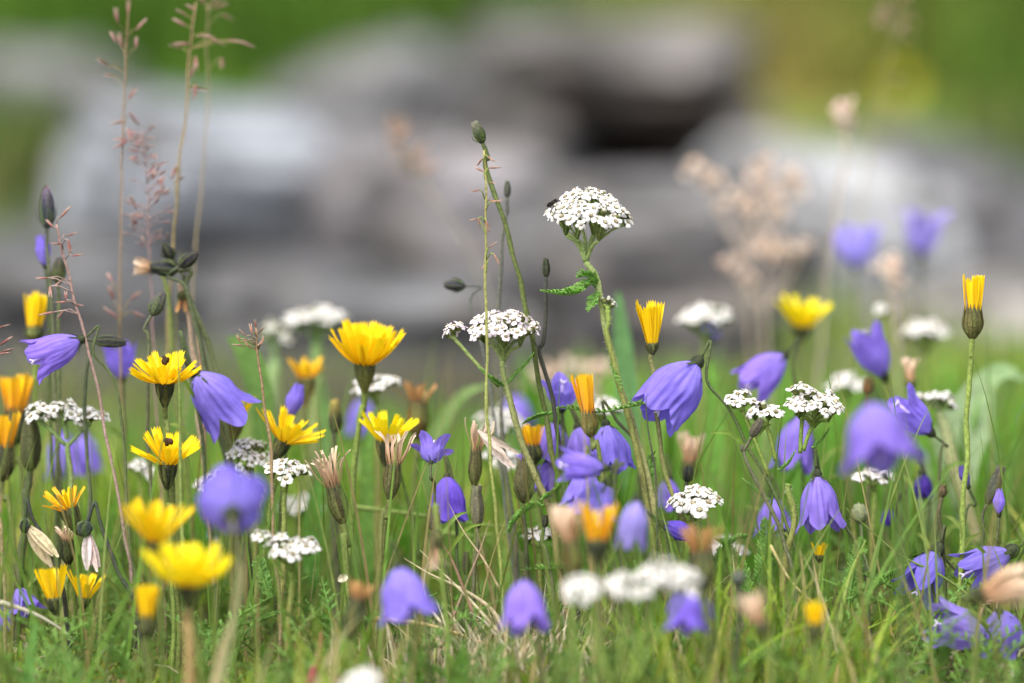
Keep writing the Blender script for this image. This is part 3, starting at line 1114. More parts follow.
# ---- broad and dry blades
def leaf(label, D, path, width, col, group="broad leaves", name="broad_leaf", cat="leaf", fold=0.35, mat=None, tip=0.05, dd=0.0):
    P = smooth_path([at(p[0], p[1], D + (p[2] if len(p) > 2 else 0)) for p in path], 5)
    g = P[0].copy(); g.z = ground(g.x, g.y) - 0.003
    if P[0].z > g.z + 0.01:
        P = smooth_path([g, g.lerp(P[0], .5) + RIGHT * 0.002, P[0]], 3)[:-1] + P
    m = len(P)
    ws = [mm(width, D) / 2 * max(tip, math.sin(math.pi * min(1, (0.12 + 0.86 * i / (m - 1)))) ** 0.7) for i in range(m)]
    mb = MB()
    mb.blade(P, ws, -FWD + Z * 0.6, [jit(col, 0.05) for _ in range(m)], fold)
    org = g.copy(); org.z = ground(g.x, g.y)
    o = mb.build(name, mat or M_LEAF, org=org)
    return tag(o, label, cat, group)


def straw(label, D, path, r=0.0005, col=(0.50, 0.40, 0.22), group="dry straws", name="dry_straw"):
    P = smooth_path([at(p[0], p[1], D + (p[2] if len(p) > 2 else 0)) for p in path], 5)
    m = len(P)
    mb = MB()
    mb.tube(P, [r * (1 - 0.88 * i / (m - 1)) for i in range(m)], [jit(col, 0.06) for _ in range(m)], 6)
    o = mb.build(name, M_DRY, org=P[0])
    return tag(o, label, "straw", group)


def feather_leaf(label, D, path, width, col=(0.17, 0.32, 0.07), fat=1.0, pairs=20, group="feathery yarrow leaves"):
    P = smooth_path([at(p[0], p[1], D + (p[2] if len(p) > 2 else 0)) for p in path], 5)
    mb = MB()
    feather_geo(mb, P, mm(width, D), col, pairs=pairs, fat=fat)
    o = mb.build("yarrow_leaf", M_LEAF, org=P[0])
    return tag(o, label, "leaf", group)

# ------------------------------------------------------------------ white yarrows
yarrow("tallest white yarrow with a domed head and a dark fly on its rim", [(590, 216, 92, 0.56, 0.08, 0.24)], 1.5,
       [(598, 282), (604, 330), (616, 370), (634, 430), (650, 490), (659, 545)], node=(586, 262), seed=1, stem_r=0.0010, fsize=0.95, dens=1.1,
       stem_c=(0.27, 0.34, 0.12), leaves=[([(597, 287), (590, 283, .003), (578, 292, .006), (560, 294, .008), (540, 290, .010)], 20, 1.5), ([(596, 285), (587, 276, .004), (576, 277, .008)], 16, 1.3),
                                          ([(599, 290), (594, 302, .004), (588, 312, .008)], 14, 1.2), ([(611, 352), (614, 372, .004), (622, 392, .008)], 9)])
yarrow("small green and white bud cluster on the stem under the tallest yarrow", [(609, 302, 17, 0.5, 0.2, 0.2)], 1.497, [(607, 322), (606, 340), (630, 420), (655, 545)], node=(608, 310),
       seed=2, fsize=0.7, bud_share=0.8, stem_r=0.0009)
yarrow("pale pink-tinged yarrow with a flat head and a smaller side head", [(505, 327, 74, 0.34, 0.03, 0.30), (452, 331, 24, 0.3, -0.35, 0.1, 500, 388)], 1.5,
       [(503, 366), (509, 400), (521, 440), (536, 478), (549, 512)], node=(503, 362), pink=0.5, seed=3, stem_r=0.0009, stem_c=(0.19, 0.24, 0.08), dens=1.1,
       leaves=[([(504, 385), (497, 384, .003), (488, 377, .005), (478, 367, .006)], 11, 1.1), ([(506, 385), (516, 374, .002), (528, 362, .004), (534, 352, .004)], 7, 0.9)])
yarrow("creamy yarrow with four loose heads beside the big purple bell", [(741, 399, 34, 0.35, -0.15, 0.15, 770, 478), (766, 411, 42, 0.3, -0.05, 0.2, 776, 462), (803, 390, 30, 0.35, 0.0, 0.1, 800, 455), (816, 404, 66, 0.34, 0.1, 0.2, 803, 452)],
       1.5, [(790, 492), (794, 520), (786, 560), (780, 600)], node=(789, 484), pink=0.12, seed=4, stem_r=0.0010, dens=0.95,
       leaves=[([(778, 470), (788, 464), (796, 450)], 8), ([(812, 448), (822, 440), (830, 428)], 8), ([(770, 500), (758, 492), (742, 478)], 8)])
yarrow("low open yarrow with large separate florets under the drooping bell", [(697, 499, 56, 0.3, 0.0, 0.35)], 1.49, [(700, 528), (706, 560), (712, 600)], node=(699, 518), seed=5, fsize=1.25, bud_share=0.0)
yarrow("three-lobed yarrow among the orange buds", [(41, 412, 34, 0.45, -.1, .42, 66, 446), (64, 413, 40, 0.45, 0, .42, 67, 440), (90, 415, 32, 0.45, .12, .42, 68, 446)], 1.545, [(69, 455), (70, 490), (66, 540)], node=(68, 442), seed=6, stem_c=(0.18, 0.26, 0.09))
yarrow("compact white yarrow beside the frayed tan hawkbit", [(287, 471, 50, 0.36, .1, .2)], 1.52, [(284, 506), (283, 560)], node=(285, 492), seed=7)
yarrow("white yarrow just behind the compact one", [(251, 454, 52, 0.45, 0, .42)], 1.55, [(254, 490), (256, 550)], node=(252, 474), seed=8)
yarrow("white yarrow half hidden behind a blurred violet bell", [(228, 486, 74, 0.4, 0, .2)], 1.57, [(230, 530), (232, 590)], node=(229, 512), seed=9)
yarrow("soft white low yarrow with side lobe close to the turf", [(293, 546, 60, 0.26, 0.05, .15), (262, 534, 24, 0.3, -.1, .1, 285, 580)], 1.435, [(290, 590), (288, 640)], node=(291, 572), seed=10)
yarrow("blurred broad white yarrow behind the large yellow cup flower", [(318, 317, 66, 0.22, 0, .1)], 1.78, [(316, 370), (314, 430)], node=(317, 345), seed=11, stem_c=(0.2, 0.32, 0.1), stem_r=0.002)
yarrow("small white yarrow right under the large yellow cup flower", [(376, 383, 48, 0.2, 0, .2)], 1.62, [(378, 430), (380, 480)], node=(377, 405), seed=12)
yarrow("blurred white yarrow above a small violet bud, by the half-open yellow flower", [(706, 316, 60, 0.3, 0, .1)], 1.76, [(704, 370), (700, 430)], node=(705, 340), seed=13)
yarrow("blurred white yarrow with a brown bud at its edge", [(848, 383, 46, 0.35, 0, .2)], 1.72, [(846, 420), (842, 480)], node=(847, 404), seed=14)
yarrow("blurred white yarrow near the tall closed yellow bud", [(926, 331, 54, 0.4, 0, .1)], 1.8, [(926, 390), (930, 450)], node=(926, 356), seed=15)
yarrow("greenish budding yarrow above the violet bell", [(883, 313, 22, 0.5, 0, .1)], 1.8, [(884, 360), (888, 430)], node=(883, 330), seed=16, bud_share=0.7)
yarrow("flat yarrow seen edge-on beside the tall green stalk", [(938, 398, 42, 0.15, .1, -.05)], 1.62, [(945, 430), (958, 480)], node=(940, 412), seed=17, stem_c=(0.28, 0.33, 0.15), stem_r=0.0018)
yarrow("flat white yarrow under the blurred violet bell", [(874, 475, 42, 0.2, 0, .1)], 1.58, [(874, 520), (872, 580)], node=(874, 492), seed=18)
yarrow("large blurred white yarrow with several heads close to the lens", [(584, 590, 50, 0.6, -.1, .4, 612, 690), (626, 588, 46, 0.6, 0, .4, 618, 690), (660, 577, 56, 0.6, .05, .4, 624, 690), (684, 582, 44, 0.6, .1, .4, 628, 690)], 1.27,
       [(620, 720), (620, 800)], node=(620, 695), seed=19)
yarrow("small white yarrow behind a dark bud in the middle of the turf", [(540, 535, 40, 0.3, 0, .15)], 1.55, [(541, 570), (542, 600)], node=(540, 553), seed=20)
yarrow("blurred white yarrow behind the flat pink-tinged one", [(500, 420, 54, 0.4, .1, .2)], 1.68, [(506, 470), (510, 520)], node=(502, 445), seed=21)
yarrow("blurred white yarrow head below, touching the tan withered flower", [(502, 456, 40, 0.4, .1, .2)], 1.64, [(506, 490), (510, 540)], node=(503, 472), seed=22)
yarrow("small blurred white yarrow low behind the feathery leaf", [(727, 545, 42, 0.25, .1, .2)], 1.62, [(730, 580), (732, 600)], node=(728, 562), seed=23)
yarrow("white blurred yarrow close to the lens at the bottom edge", [(360, 680, 44, 0.35, 0, .2)], 1.25, [(361, 760), (362, 830)], node=(360, 710), seed=24)
yarrow("blurred white yarrow behind the yellow starry flower", [(140, 466, 26, 0.4, 0, .2)], 1.62, [(140, 500), (142, 550)], node=(140, 482), seed=25)
yarrow("green-white blurred yarrow bud cluster behind the brown grass sprig", [(275, 333, 42, 0.5, 0, .1)], 1.8, [(274, 390), (272, 450)], node=(275, 360), seed=26, bud_share=0.85, stem_c=(0.22, 0.33, 0.13), stem_r=0.002)
yarrow("white blurred yarrow behind the group of violet bells", [(602, 407, 46, 0.3, 0, .1)], 1.62, [(604, 450), (606, 510)], node=(603, 424), seed=27)
yarrow("faint blurred white yarrow under the compact white one", [(300, 506, 50, 0.3, 0, .2)], 1.68, [(300, 550), (300, 580)], node=(300, 525), seed=28)

# ------------------------------------------------------------------ yellow hawkbits
hawkbit("large yellow cup flower on a stout stem, biggest of the yellow ones", 365, 362, 1.55, 46, (0.03, 1, 0.30), [(362, 410), (354, 470), (350, 540)], (42, 20), (24, 14), inv=(34, 10), curve=0.10, stem_r=0.0009, col=(0.09, 0.11, 0.035))
hawkbit("yellow flower with a dark centre beside the purple bell", 165, 380, 1.5, 34, (0.03, 1, 0.34), [(168, 430), (171, 500), (173, 560)], (58, 19), (34, 13), inv=(30, 9), curve=0.05, dark=True, stem_r=0.0008)
hawkbit("starry yellow flower directly below another yellow flower", 168, 462, 1.49, 36, (0.05, 1, 0.32), [(170, 510), (172, 560), (172, 600)], (41, 15), (20, 9), inv=(30, 9), curve=0.10, dark=True, width=0.22, scatter=9)
hawkbit("lemon yellow flower above the tan withered tuft", 386, 440, 1.54, 36, (0.04, 1, 0.15), [(388, 480), (384, 540)], (39, 15), (18, 9), "lemon", inv=(28, 9), curve=0.10, width=0.22, scatter=9)
hawkbit("yellow flower leaning sideways under a violet bud", 284, 440, 1.54, 40, (0.42, 0.85, 0.10), [(276, 470), (268, 530)], (48, 14), (22, 8), inv=(26, 8), curve=0.08, width=0.22, scatter=9)
hawkbit("half-open deep yellow flower standing alone beside the tallest yarrow", 652, 343, 1.5, 44, (-0.02, 1, 0.05), [(655, 375), (658, 420), (667, 480), (690, 540)], (10, 10), (4, 7), inv=(13, 6), curve=0.08, width=0.20, scatter=5, stem_c=(0.2, 0.2, 0.07))
hawkbit("tall closed yellow bud with a long green-brown cup", 973, 308, 1.5, 34, (0.02, 1, 0), [(972, 362), (968, 410), (966, 460), (962, 540)], (2, 9), (1, 6), inv=(32, 10), curve=0.02, width=0.22, scatter=2, col=(0.07, 0.055, 0.02), stem_c=(0.22, 0.29, 0.06), stem_r=0.0008)
hawkbit("blurred yellow flower far back in front of the pale stone", 802, 326, 1.76, 34, (0.1, 1, 0.2), [(800, 370), (796, 430)], (30, 14), (14, 9), "lemon", inv=(16, 9), curve=0.12, width=0.2)
hawkbit("orange-yellow closing flower beside the tallest stem, tipped to one side", 588, 412, 1.485, 44, (-0.14, 1, 0), [(596, 440), (602, 470), (604, 520)], (2, 7), (1, 4), "orange", inv=(26, 8), curve=0.04, width=0.2, scatter=3, col=(0.10, 0.075, 0.02))
hawkbit("closed yellow head near the dark capsule with the violet petal", 34, 326, 1.6, 35, (0.0, 1, 0), [(36, 370), (38, 430)], (3, 9), (1, 5), inv=(16, 9), curve=0.02, width=0.24, scatter=2)
hawkbit("orange closed head over a dark cup, upper one of the orange pair", 15, 410, 1.6, 38, (0.0, 1, 0), [(20, 460), (26, 530)], (6, 9), (3, 5), "orange", inv=(36, 12), curve=0.05, width=0.24, scatter=4)
hawkbit("orange closed head at the picture's edge, lower of the orange pair", 2, 446, 1.57, 36, (0.0, 1, 0), [(8, 500), (14, 560)], (6, 9), (3, 5), "orange", inv=(36, 13), curve=0.05, width=0.24, scatter=4)
hawkbit("blurred bright yellow flower close to the lens, behind a larger one", 156, 540, 1.34, 46, (0.0, 1, 0.2), [(160, 600), (164, 680)], (32, 16), (14, 10), inv=(28, 10), curve=0.10)
hawkbit("large blurred lemon yellow flower closest to the lens", 190, 582, 1.285, 48, (0.05, 1, 0.30), [(189, 630), (190, 690)], (48, 18), (26, 13), "lemon", inv=(32, 11), curve=0.10, stem_c=(0.32, 0.22, 0.09), stem_r=0.0012)
hawkbit("blurred small yellow bud close to the turf below the big lemon flower", 147, 616, 1.33, 34, (0.0, 1, 0), [(149, 660), (150, 720)], (4, 9), (1, 5), inv=(24, 7), curve=0.02, width=0.24, scatter=2)
hawkbit("closed yellow flower with dark striped base beside a bent dark bud", 54, 598, 1.48, 36, (-0.12, 1, 0), [(58, 630), (58, 660)], (12, 8), (4, 5), inv=(18, 8), curve=0.08, width=0.2, scatter=6)
hawkbit("half-open small yellow flower with a pale withered scrap above it", 84, 597, 1.48, 30, (0.2, 1, 0.1), [(82, 630), (80, 660)], (22, 9), (8, 5), inv=(14, 7), curve=0.12, width=0.2)
hawkbit("ragged orange flower on a slanting dark cup", 68, 508, 1.5, 26, (-0.35, 0.9, 0.2), [(86, 540), (92, 600)], (26, 13), (10, 8), "orange", inv=(30, 9), curve=0.22, width=0.15, scatter=13)
hawkbit("small yellow-orange closing flower behind the purple bell", 235, 418, 1.58, 28, (0.1, 1, 0.0), [(238, 460), (240, 530)], (18, 8), (6, 5), inv=(26, 9), curve=0.12, width=0.2, col=(0.08, 0.06, 0.02))
hawkbit("orange shaggy closing head above the leaning yellow flower", 306, 378, 1.66, 24, (0.0, 1, 0.0), [(308, 430), (310, 500)], (20, 10), (8, 6), "orange", inv=(30, 9), curve=0.15, width=0.2, scatter=12, col=(0.12, 0.09, 0.03))
hawkbit("blurred little yellow head low in the grass", 815, 624, 1.31, 24, (0.0, 1, 0), [(816, 660), (818, 720)], (10, 8), (2, 5), inv=(20, 6), curve=0.04, width=0.26, scatter=3)
hawkbit("tiny closed yellow head under the hanging violet bell", 820, 555, 1.5, 15, (0.1, 1, 0), [(818, 590), (816, 620)], (12, 6), (2, 3), inv=(8, 4), curve=0.1, width=0.3, stem_r=0.0006)
hawkbit("small orange head between the violet bells and the pale yarrow stem", 533, 445, 1.55, 24, (-0.1, 1, 0), [(538, 480), (542, 540)], (8, 8), (2, 5), "orange", inv=(20, 8), curve=0.05, width=0.24, scatter=4)
hawkbit("rusty withered head on a tall brown cup beside the large cup flower", 418, 402, 1.62, 24, (0.0, 1, 0), [(416, 450), (412, 520)], (22, 10), (8, 6), "rust", inv=(38, 11), curve=0.25, width=0.15, scatter=14, col=(0.12, 0.07, 0.02))
hawkbit("frayed tan hawkbit tuft curling sideways on a dark cup", 333, 485, 1.5, 38, (-0.26, 1, 0.1), [(344, 535), (346, 580), (347, 620)], (8, 15), (4, 10), "tan", inv=(42, 9), curve=0.24, width=0.075, scatter=11, col=(0.05, 0.045, 0.025), group="withered hawkbits", stem_r=0.0010)
hawkbit("tan withered hawkbit with a split tip on a slim dark cup", 394, 463, 1.505, 36, (0.12, 1, 0.0), [(383, 510), (380, 550), (378, 600)], (7, 8), (3, 5), "tan", inv=(38, 8), curve=0.22, width=0.11, scatter=7, col=(0.06, 0.055, 0.025), group="withered hawkbits")
hawkbit("withered tan hawkbit beside the twisted pale petal", 476, 450, 1.52, 34, (0.05, 1, 0.0), [(476, 500), (474, 560)], (5, 8), (2, 5), "tan", inv=(38, 6), curve=0.20, width=0.10, scatter=8, col=(0.07, 0.055, 0.025), group="withered hawkbits")
hawkbit("blurred tan withered head under the drooping violet star", 436, 548, 1.40, 24, (0.0, -1, 0.0), [(434, 505), (440, 560), (446, 620)], (6, 7), (2, 5), "tan", inv=(20, 7), curve=0.1, width=0.14, scatter=5, group="withered hawkbits")
hawkbit("pale withered hawkbit on a grey-brown cup near the bent dark bud", 67, 540, 1.52, 16, (-0.05, 1, 0.1), [(66, 580), (66, 620)], (18, 10), (6, 6), "tan", inv=(26, 7), curve=0.2, width=0.14, scatter=10, group="withered hawkbits")
hawkbit("orange-tipped blurred dark head leaning in the turf", 358, 598, 1.34, 20, (0.2, 1, 0.0), [(352, 640), (350, 700)], (6, 8), (2, 5), "rust", inv=(44, 10), curve=0.1, width=0.22, scatter=4, group="withered hawkbits")
hawkbit("blurred orange-tan withered head above the large blurred yarrow", 570, 540, 1.33, 40, (-0.1, 1, 0.0), [(572, 590), (574, 690)], (6, 8), (2, 5), "tan", inv=(44, 10), curve=0.1, width=0.2, scatter=5, group="withered hawkbits", col=(0.08, 0.05, 0.015))
hawkbit("blurred orange and yellow head between violet bells close to the lens", 598, 540, 1.32, 40, (0.0, 1, 0.0), [(600, 590), (602, 690)], (10, 9), (2, 5), "orange", inv=(26, 11), curve=0.1, width=0.2, scatter=5)
hawkbit("blurred brown-orange withered head behind the large blurred yarrow", 702, 552, 1.34, 30, (0.0, 1, 0.0), [(704, 610), (706, 700)], (12, 9), (4, 5), "rust", inv=(40, 12), curve=0.1, width=0.2, scatter=6, group="withered hawkbits")
hawkbit("blurred pinkish tan withered head under the drooping bell", 689, 462, 1.62, 32, (0.1, 1, 0.0), [(690, 500), (692, 550)], (8, 8), (3, 5), "tan", inv=(16, 7), curve=0.1, width=0.2, scatter=5, group="withered hawkbits")
hawkbit("blurred peach withered head hanging over the turf", 760, 622, 1.28, 34, (-0.45, 0.9, 0.0), [(770, 660), (776, 740)], (6, 8), (2, 5), "tan", inv=(16, 7), curve=0.1, width=0.2, scatter=5, group="withered hawkbits")
hawkbit("blurred peach withered head in front of the violet bells near the edge", 985, 594, 1.30, 50, (0.98, 0.25, 0.0), [(975, 640), (972, 720)], (9, 9), (3, 5), "tan", inv=(16, 8), curve=0.1, width=0.2, scatter=5, group="withered hawkbits")
hawkbit("small tan withered head beside the violet bell with dark calyx", 911, 380, 1.64, 24, (-0.1, 1, 0.0), [(908, 420), (906, 480)], (5, 7), (2, 4), "tan", inv=(8, 5), curve=0.05, width=0.2, scatter=3, group="withered hawkbits")
hawkbit("apricot withered head hanging by the dark capsules", 150, 268, 1.6, 18, (-0.9, 0.1, 0.0), [(168, 300), (176, 400)], (16, 8), (5, 5), "tan", inv=(8, 5), curve=0.05, width=0.24, scatter=6, group="withered hawkbits")
hawkbit("dry brown withered head hanging limp on a tall stalk", 184, 300, 1.57, 14, (0.0, -1, 0.0), [(180, 285), (190, 330), (200, 420)], (10, 7), (4, 4), "rust", inv=(10, 6), curve=0.1, width=0.24, scatter=6, group="withered hawkbits", stem_c=(0.36, 0.26, 0.18))

# ------------------------------------------------------------------ harebells
harebell("large drooping purple harebell beside the creamy yarrow", 696, 364, 1.5, 72, 54, (-0.60, -0.76, 0.22), [(708, 380), (728, 408), (750, 450), (776, 500), (800, 560)], flare=0.02, lobe=0.20, crump=0.06, calyx=1.1)
harebell("purple harebell hanging straight down below the creamy yarrow", 817, 476, 1.5, 58, 46, (0.08, -1, 0.12), [(826, 500, 1.51), (846, 524, 1.51), (866, 560), (880, 610)], flare=0.32)
harebell("violet harebell nodding beside the yellow flower with dark centre", 80, 340, 1.52, 58, 44, (-0.9, -0.42, 0.1), [(92, 352), (112, 376), (122, 420), (126, 500)], flare=0.35, crump=0.05, calyx=0.9)
harebell("big pale violet harebell with its dark calyx toward the viewer", 196, 374, 1.53, 66, 60, (0.55, -0.72, -0.28), [(192, 366), (180, 330), (200, 420), (208, 500)], flare=0.35, calyx=0.9, hook=False)
harebell("crumpled violet harebell hanging under the tallest yarrow stem", 606, 425, 1.52, 50, 38, (0.18, -1, 0.1), [(616, 420), (634, 440), (648, 480), (656, 540)], flare=0.12, crump=0.065, lobe=0.25)
harebell("small violet harebell opening beneath the feathery leaf", 562, 408, 1.56, 30, 44, (0.02, 0.9, 0.35), [(562, 440), (560, 520)], flare=0.6, hook=False)
harebell("violet harebell in the middle cluster with drooping lobes", 556, 424, 1.57, 48, 56, (-0.25, -0.9, 0.2), [(566, 440), (572, 500)], flare=0.5, crump=0.05)
harebell("blurred violet harebell pointing sideways in the middle cluster", 604, 468, 1.42, 48, 34, (-0.97, 0.06, 0.15), [(614, 476), (620, 540), (620, 640)], flare=0.4)
harebell("violet harebell with big dark calyx low in the middle cluster", 607, 484, 1.43, 42, 56, (-0.35, -0.75, -0.1), [(612, 500), (614, 560), (614, 660)], flare=0.5, calyx=1.2)
harebell("starry violet harebell seen from its dark calyx side", 431, 462, 1.5, 26, 40, (0.05, 0.62, -0.55), [(434, 485), (436, 520), (446, 570)], flare=0.9, hook=False, calyx=0.6, lobe=0.5, spread=85)
harebell("rounded deep violet harebell below the starry one", 447, 477, 1.53, 46, 36, (0.06, -1, 0.1), [(456, 500), (458, 560)], flare=0.10, col=(0.17, 0.10, 0.62), lobe=0.2, calyx=0.8, pale=0.1)
harebell("large blurred violet harebell facing away, close to the lens", 232, 514, 1.265, 44, 66, (-0.05, 0.38, -0.92), [(240, 560), (232, 630), (220, 700)], flare=0.10, lobe=0.2, hook=False, col=(0.20, 0.14, 0.56), calyx=2.0, stem_c=(0.34, 0.34, 0.16))
harebell("blurred violet harebell nodding over the turf", 398, 568, 1.33, 56, 58, (0.25, -1, 0.1), [(404, 560, 1.34), (424, 600, 1.36), (430, 690, 1.36)], flare=0.4)
harebell("blurred blue-violet harebell among the dry straws", 524, 580, 1.33, 54, 50, (0.05, -1, 0.25), [(536, 590, 1.35), (540, 640, 1.35), (542, 700, 1.35)], flare=0.35)
harebell("big very blurred violet harebell in front of the flat yarrow", 872, 404, 1.245, 66, 80, (0.15, -1, 0.25), [(892, 420, 1.26), (900, 500, 1.26), (902, 640, 1.26)], flare=0.4, pale=0.5)
harebell("blurred violet harebell under the large blurred yarrow", 686, 588, 1.32, 46, 42, (-0.05, -1, 0.2), [(706, 600, 1.33), (712, 690, 1.33)], flare=0.3, col=(0.19, 0.12, 0.62))
harebell("small blurred violet bell next to the one under the blurred yarrow", 700, 592, 1.35, 30, 24, (0.1, -1, 0.1), [(714, 600, 1.36), (718, 690, 1.36)], flare=0.3)
harebell("soft violet harebell behind the creamy yarrow, nodding sideways", 784, 356, 1.63, 54, 46, (-0.75, -0.65, 0.1), [(792, 366), (800, 420), (804, 500)], flare=0.3)
harebell("blurred lilac harebell facing up before the white stone", 856, 266, 1.98, 42, 46, (0.0, 1, 0.0), [(858, 310), (862, 380)], flare=0.25, hook=False, pale=0.8, col=LILAC)
harebell("blurred lilac harebell with spread lobes, highest of the bells", 922, 255, 1.95, 48, 56, (0.05, 1, 0.1), [(920, 300), (914, 380)], flare=0.8, hook=False, pale=0.8, lobe=0.5, col=LILAC)
harebell("violet bell pointing upward from a dark calyx beside the white blurred yarrow", 884, 376, 1.66, 54, 40, (-0.42, 0.9, 0.1), [(886, 410), (886, 470)], flare=0.25, hook=False, calyx=1.1)
harebell("crumpled violet harebell behind the big blurred one", 930, 432, 1.56, 50, 46, (-0.7, 0.6, 0.2), [(940, 450), (938, 520)], flare=0.5, hook=False, crump=0.06, calyx=1.1)
harebell("violet harebell standing behind the stalks of the creamy yarrow", 800, 416, 1.62, 58, 42, (-0.15, -1, 0.1), [(812, 430), (818, 500)], flare=0.25)
harebell("soft violet harebell low behind the creamy yarrow stalks", 772, 498, 1.59, 40, 44, (0.1, -1, 0.1), [(784, 510), (788, 560)], flare=0.6)
harebell("open violet harebell hanging on the green slanting stalk", 936, 552, 1.5, 54, 50, (-0.45, -0.85, 0.3), [(944, 556, 1.51), (960, 580, 1.51), (970, 640, 1.5)], flare=0.45, crump=0.05, calyx=1.6, lobe=0.5, col=(0.21, 0.15, 0.66))
harebell("violet harebell pointing sideways under the curled calyx", 1010, 552, 1.5, 60, 46, (-0.85, -0.42, 0.1), [(1018, 562, 1.51), (1016, 610, 1.51), (1010, 660)], flare=0.45, calyx=1.4, lobe=0.5)
harebell("violet harebell lying sideways low by the turf", 988, 634, 1.46, 62, 48, (-0.95, 0.2, 0.25), [(994, 660), (990, 690)], flare=0.15, calyx=0.8, lobe=0.35, pale=0.7, col=(0.32, 0.24, 0.70))
harebell("violet harebell seen from behind, lowest at the picture's edge", 1000, 612, 1.455, 44, 52, (0.12, -0.8, -0.45), [(1000, 640), (998, 690)], flare=0.4, calyx=0.9, lobe=0.35)
harebell("ragged violet harebell beside the yellow striped flower", 18, 588, 1.52, 30, 36, (0.3, -0.8, 0.2), [(16, 600), (12, 640)], flare=0.7, crump=0.07, lobe=0.5)
harebell("dark violet closed bell drooping beside the low open yarrow", 664, 524, 1.485, 34, 20, (0.9, -0.4, 0.1), [(666, 540), (668, 600)], flare=0.05, closed=0.5, col=(0.13, 0.07, 0.45), pale=0, calyx=0.9, lobe=0.3)
harebell("dark violet shrivelled bell under the crumpled harebell", 922, 474, 1.6, 26, 20, (0.1, -1, 0.1), [(928, 490), (928, 540)], flare=0.1, closed=0.3, col=(0.08, 0.04, 0.34), pale=0, lobe=0.3)
harebell("small dark violet bud bent on a pale stalk", 894, 510, 1.6, 18, 15, (-0.5, -0.7, 0.0), [(896, 505), (908, 540), (912, 580)], flare=0.0, closed=0.5, col=(0.10, 0.05, 0.42), pale=0, lobe=0.2, calyx=0.9)
harebell("slim closed violet bud pointing up near the tall closed yellow bud", 999, 514, 1.5, 26, 12, (0.02, 1, 0), [(997, 540), (996, 580), (994, 630)], flare=0.0, closed=0.7, pale=0.3, hook=False, lobe=0.2, calyx=0.6)
harebell("tiny dark violet bud beside the tall green stalk", 968, 486, 1.53, 22, 10, (-0.35, 1, 0), [(966, 510), (960, 580)], flare=0.0, closed=0.6, col=(0.12, 0.09, 0.35), pale=0.2, hook=False, lobe=0.2, calyx=0.6)
harebell("blurred violet harebell behind the dark capsule and yellow flower", 122, 378, 1.64, 36, 34, (-0.1, 1, 0.1), [(124, 410), (126, 470)], flare=0.25, hook=False)
harebell("closed lilac bud standing on the leaning yellow flower's far side", 290, 416, 1.57, 34, 18, (0.3, 0.95, 0.0), [(286, 440), (280, 520)], flare=0.0, closed=0.6, pale=0.6, hook=False, lobe=0.2, calyx=0.7)
harebell("blurred violet harebell behind the lemon yellow flower", 362, 398, 1.78, 40, 34, (0.0, -1, 0.1), [(370, 420), (372, 480)], flare=0.3)
harebell("small blurred violet bud under the white blurred yarrow", 711, 340, 1.8, 18, 16, (0.1, 1, 0.0), [(711, 380), (710, 440)], flare=0.1, closed=0.3, hook=False)
harebell("blurred violet harebell half hidden behind the low open yarrow", 668, 478, 1.59, 36, 28, (0.0, -1, 0.1), [(676, 490), (678, 540)], flare=0.3)
harebell("pale lilac blurred harebell by the dark stem of the tallest yarrow", 636, 500, 1.35, 52, 30, (-0.1, -1, 0.1), [(644, 505, 1.36), (646, 570, 1.36), (646, 690, 1.36)], flare=0.1, pale=1.0, col=(0.30, 0.26, 0.62))
harebell("faint lilac harebell far off near the big pale leaf", 1016, 400, 2.0, 26, 28, (0.0, -1, 0.0), [(1022, 410), (1022, 440)], flare=0.3, pale=0.7)
harebell("blurred violet harebell behind the three-lobed yarrow", 62, 430, 1.72, 50, 38, (0.1, -1, 0.1), [(70, 440), (72, 500)], flare=0.3)
harebell("blurred violet harebell deeper behind the three-lobed yarrow", 84, 432, 1.75, 44, 30, (0.1, -1, 0.1), [(92, 440), (94, 500)], flare=0.3)
harebell("lilac half-closed bell on the tall dark capsule's stalk", 45, 266, 1.58, 32, 15, (-0.12, 1, 0.0), [(48, 300), (50, 380), (52, 460)], flare=0.0, closed=0.4, pale=0.8, hook=False, lobe=0.25, calyx=0.6)
harebell("blurred violet harebell at the edge under the orange heads", 2, 604, 1.6, 30, 24, (0.1, -1, 0.1), [(4, 620)], flare=0.3)

harebell("violet harebell pressed in the densest cluster, behind the orange closing flower", 578, 428, 1.55, 44, 46, (0.3, -0.9, 0.2), [(588, 440), (592, 510)], flare=0.4, crump=0.06)
harebell("violet harebell hanging lowest in the middle cluster beside the orange blurred head", 586, 470, 1.46, 44, 44, (-0.1, -1, 0.3), [(592, 476), (598, 540), (598, 640)], flare=0.5, crump=0.06)
harebell("small violet harebell tucked under the middle cluster", 548, 462, 1.56, 34, 32, (-0.3, -1, 0.2), [(556, 470), (560, 540)], flare=0.4, crump=0.06)
harebell("blurred pale violet harebell deep in the leaves behind the starry yellow flower", 204, 530, 1.72, 40, 40, (0.1, -1, 0.1), [(212, 540), (214, 570)], flare=0.4)
harebell("blurred violet harebell deep in the leaves behind the spent olive cup", 515, 395, 1.85, 34, 34, (0.1, -1, 0.1), [(522, 405), (522, 440)], flare=0.4)
harebell("blurred violet harebell deep in the leaves by the dark violet shrivelled bell", 948, 452, 1.75, 36, 32, (0.1, -1, 0.1), [(956, 460), (956, 510)], flare=0.4)

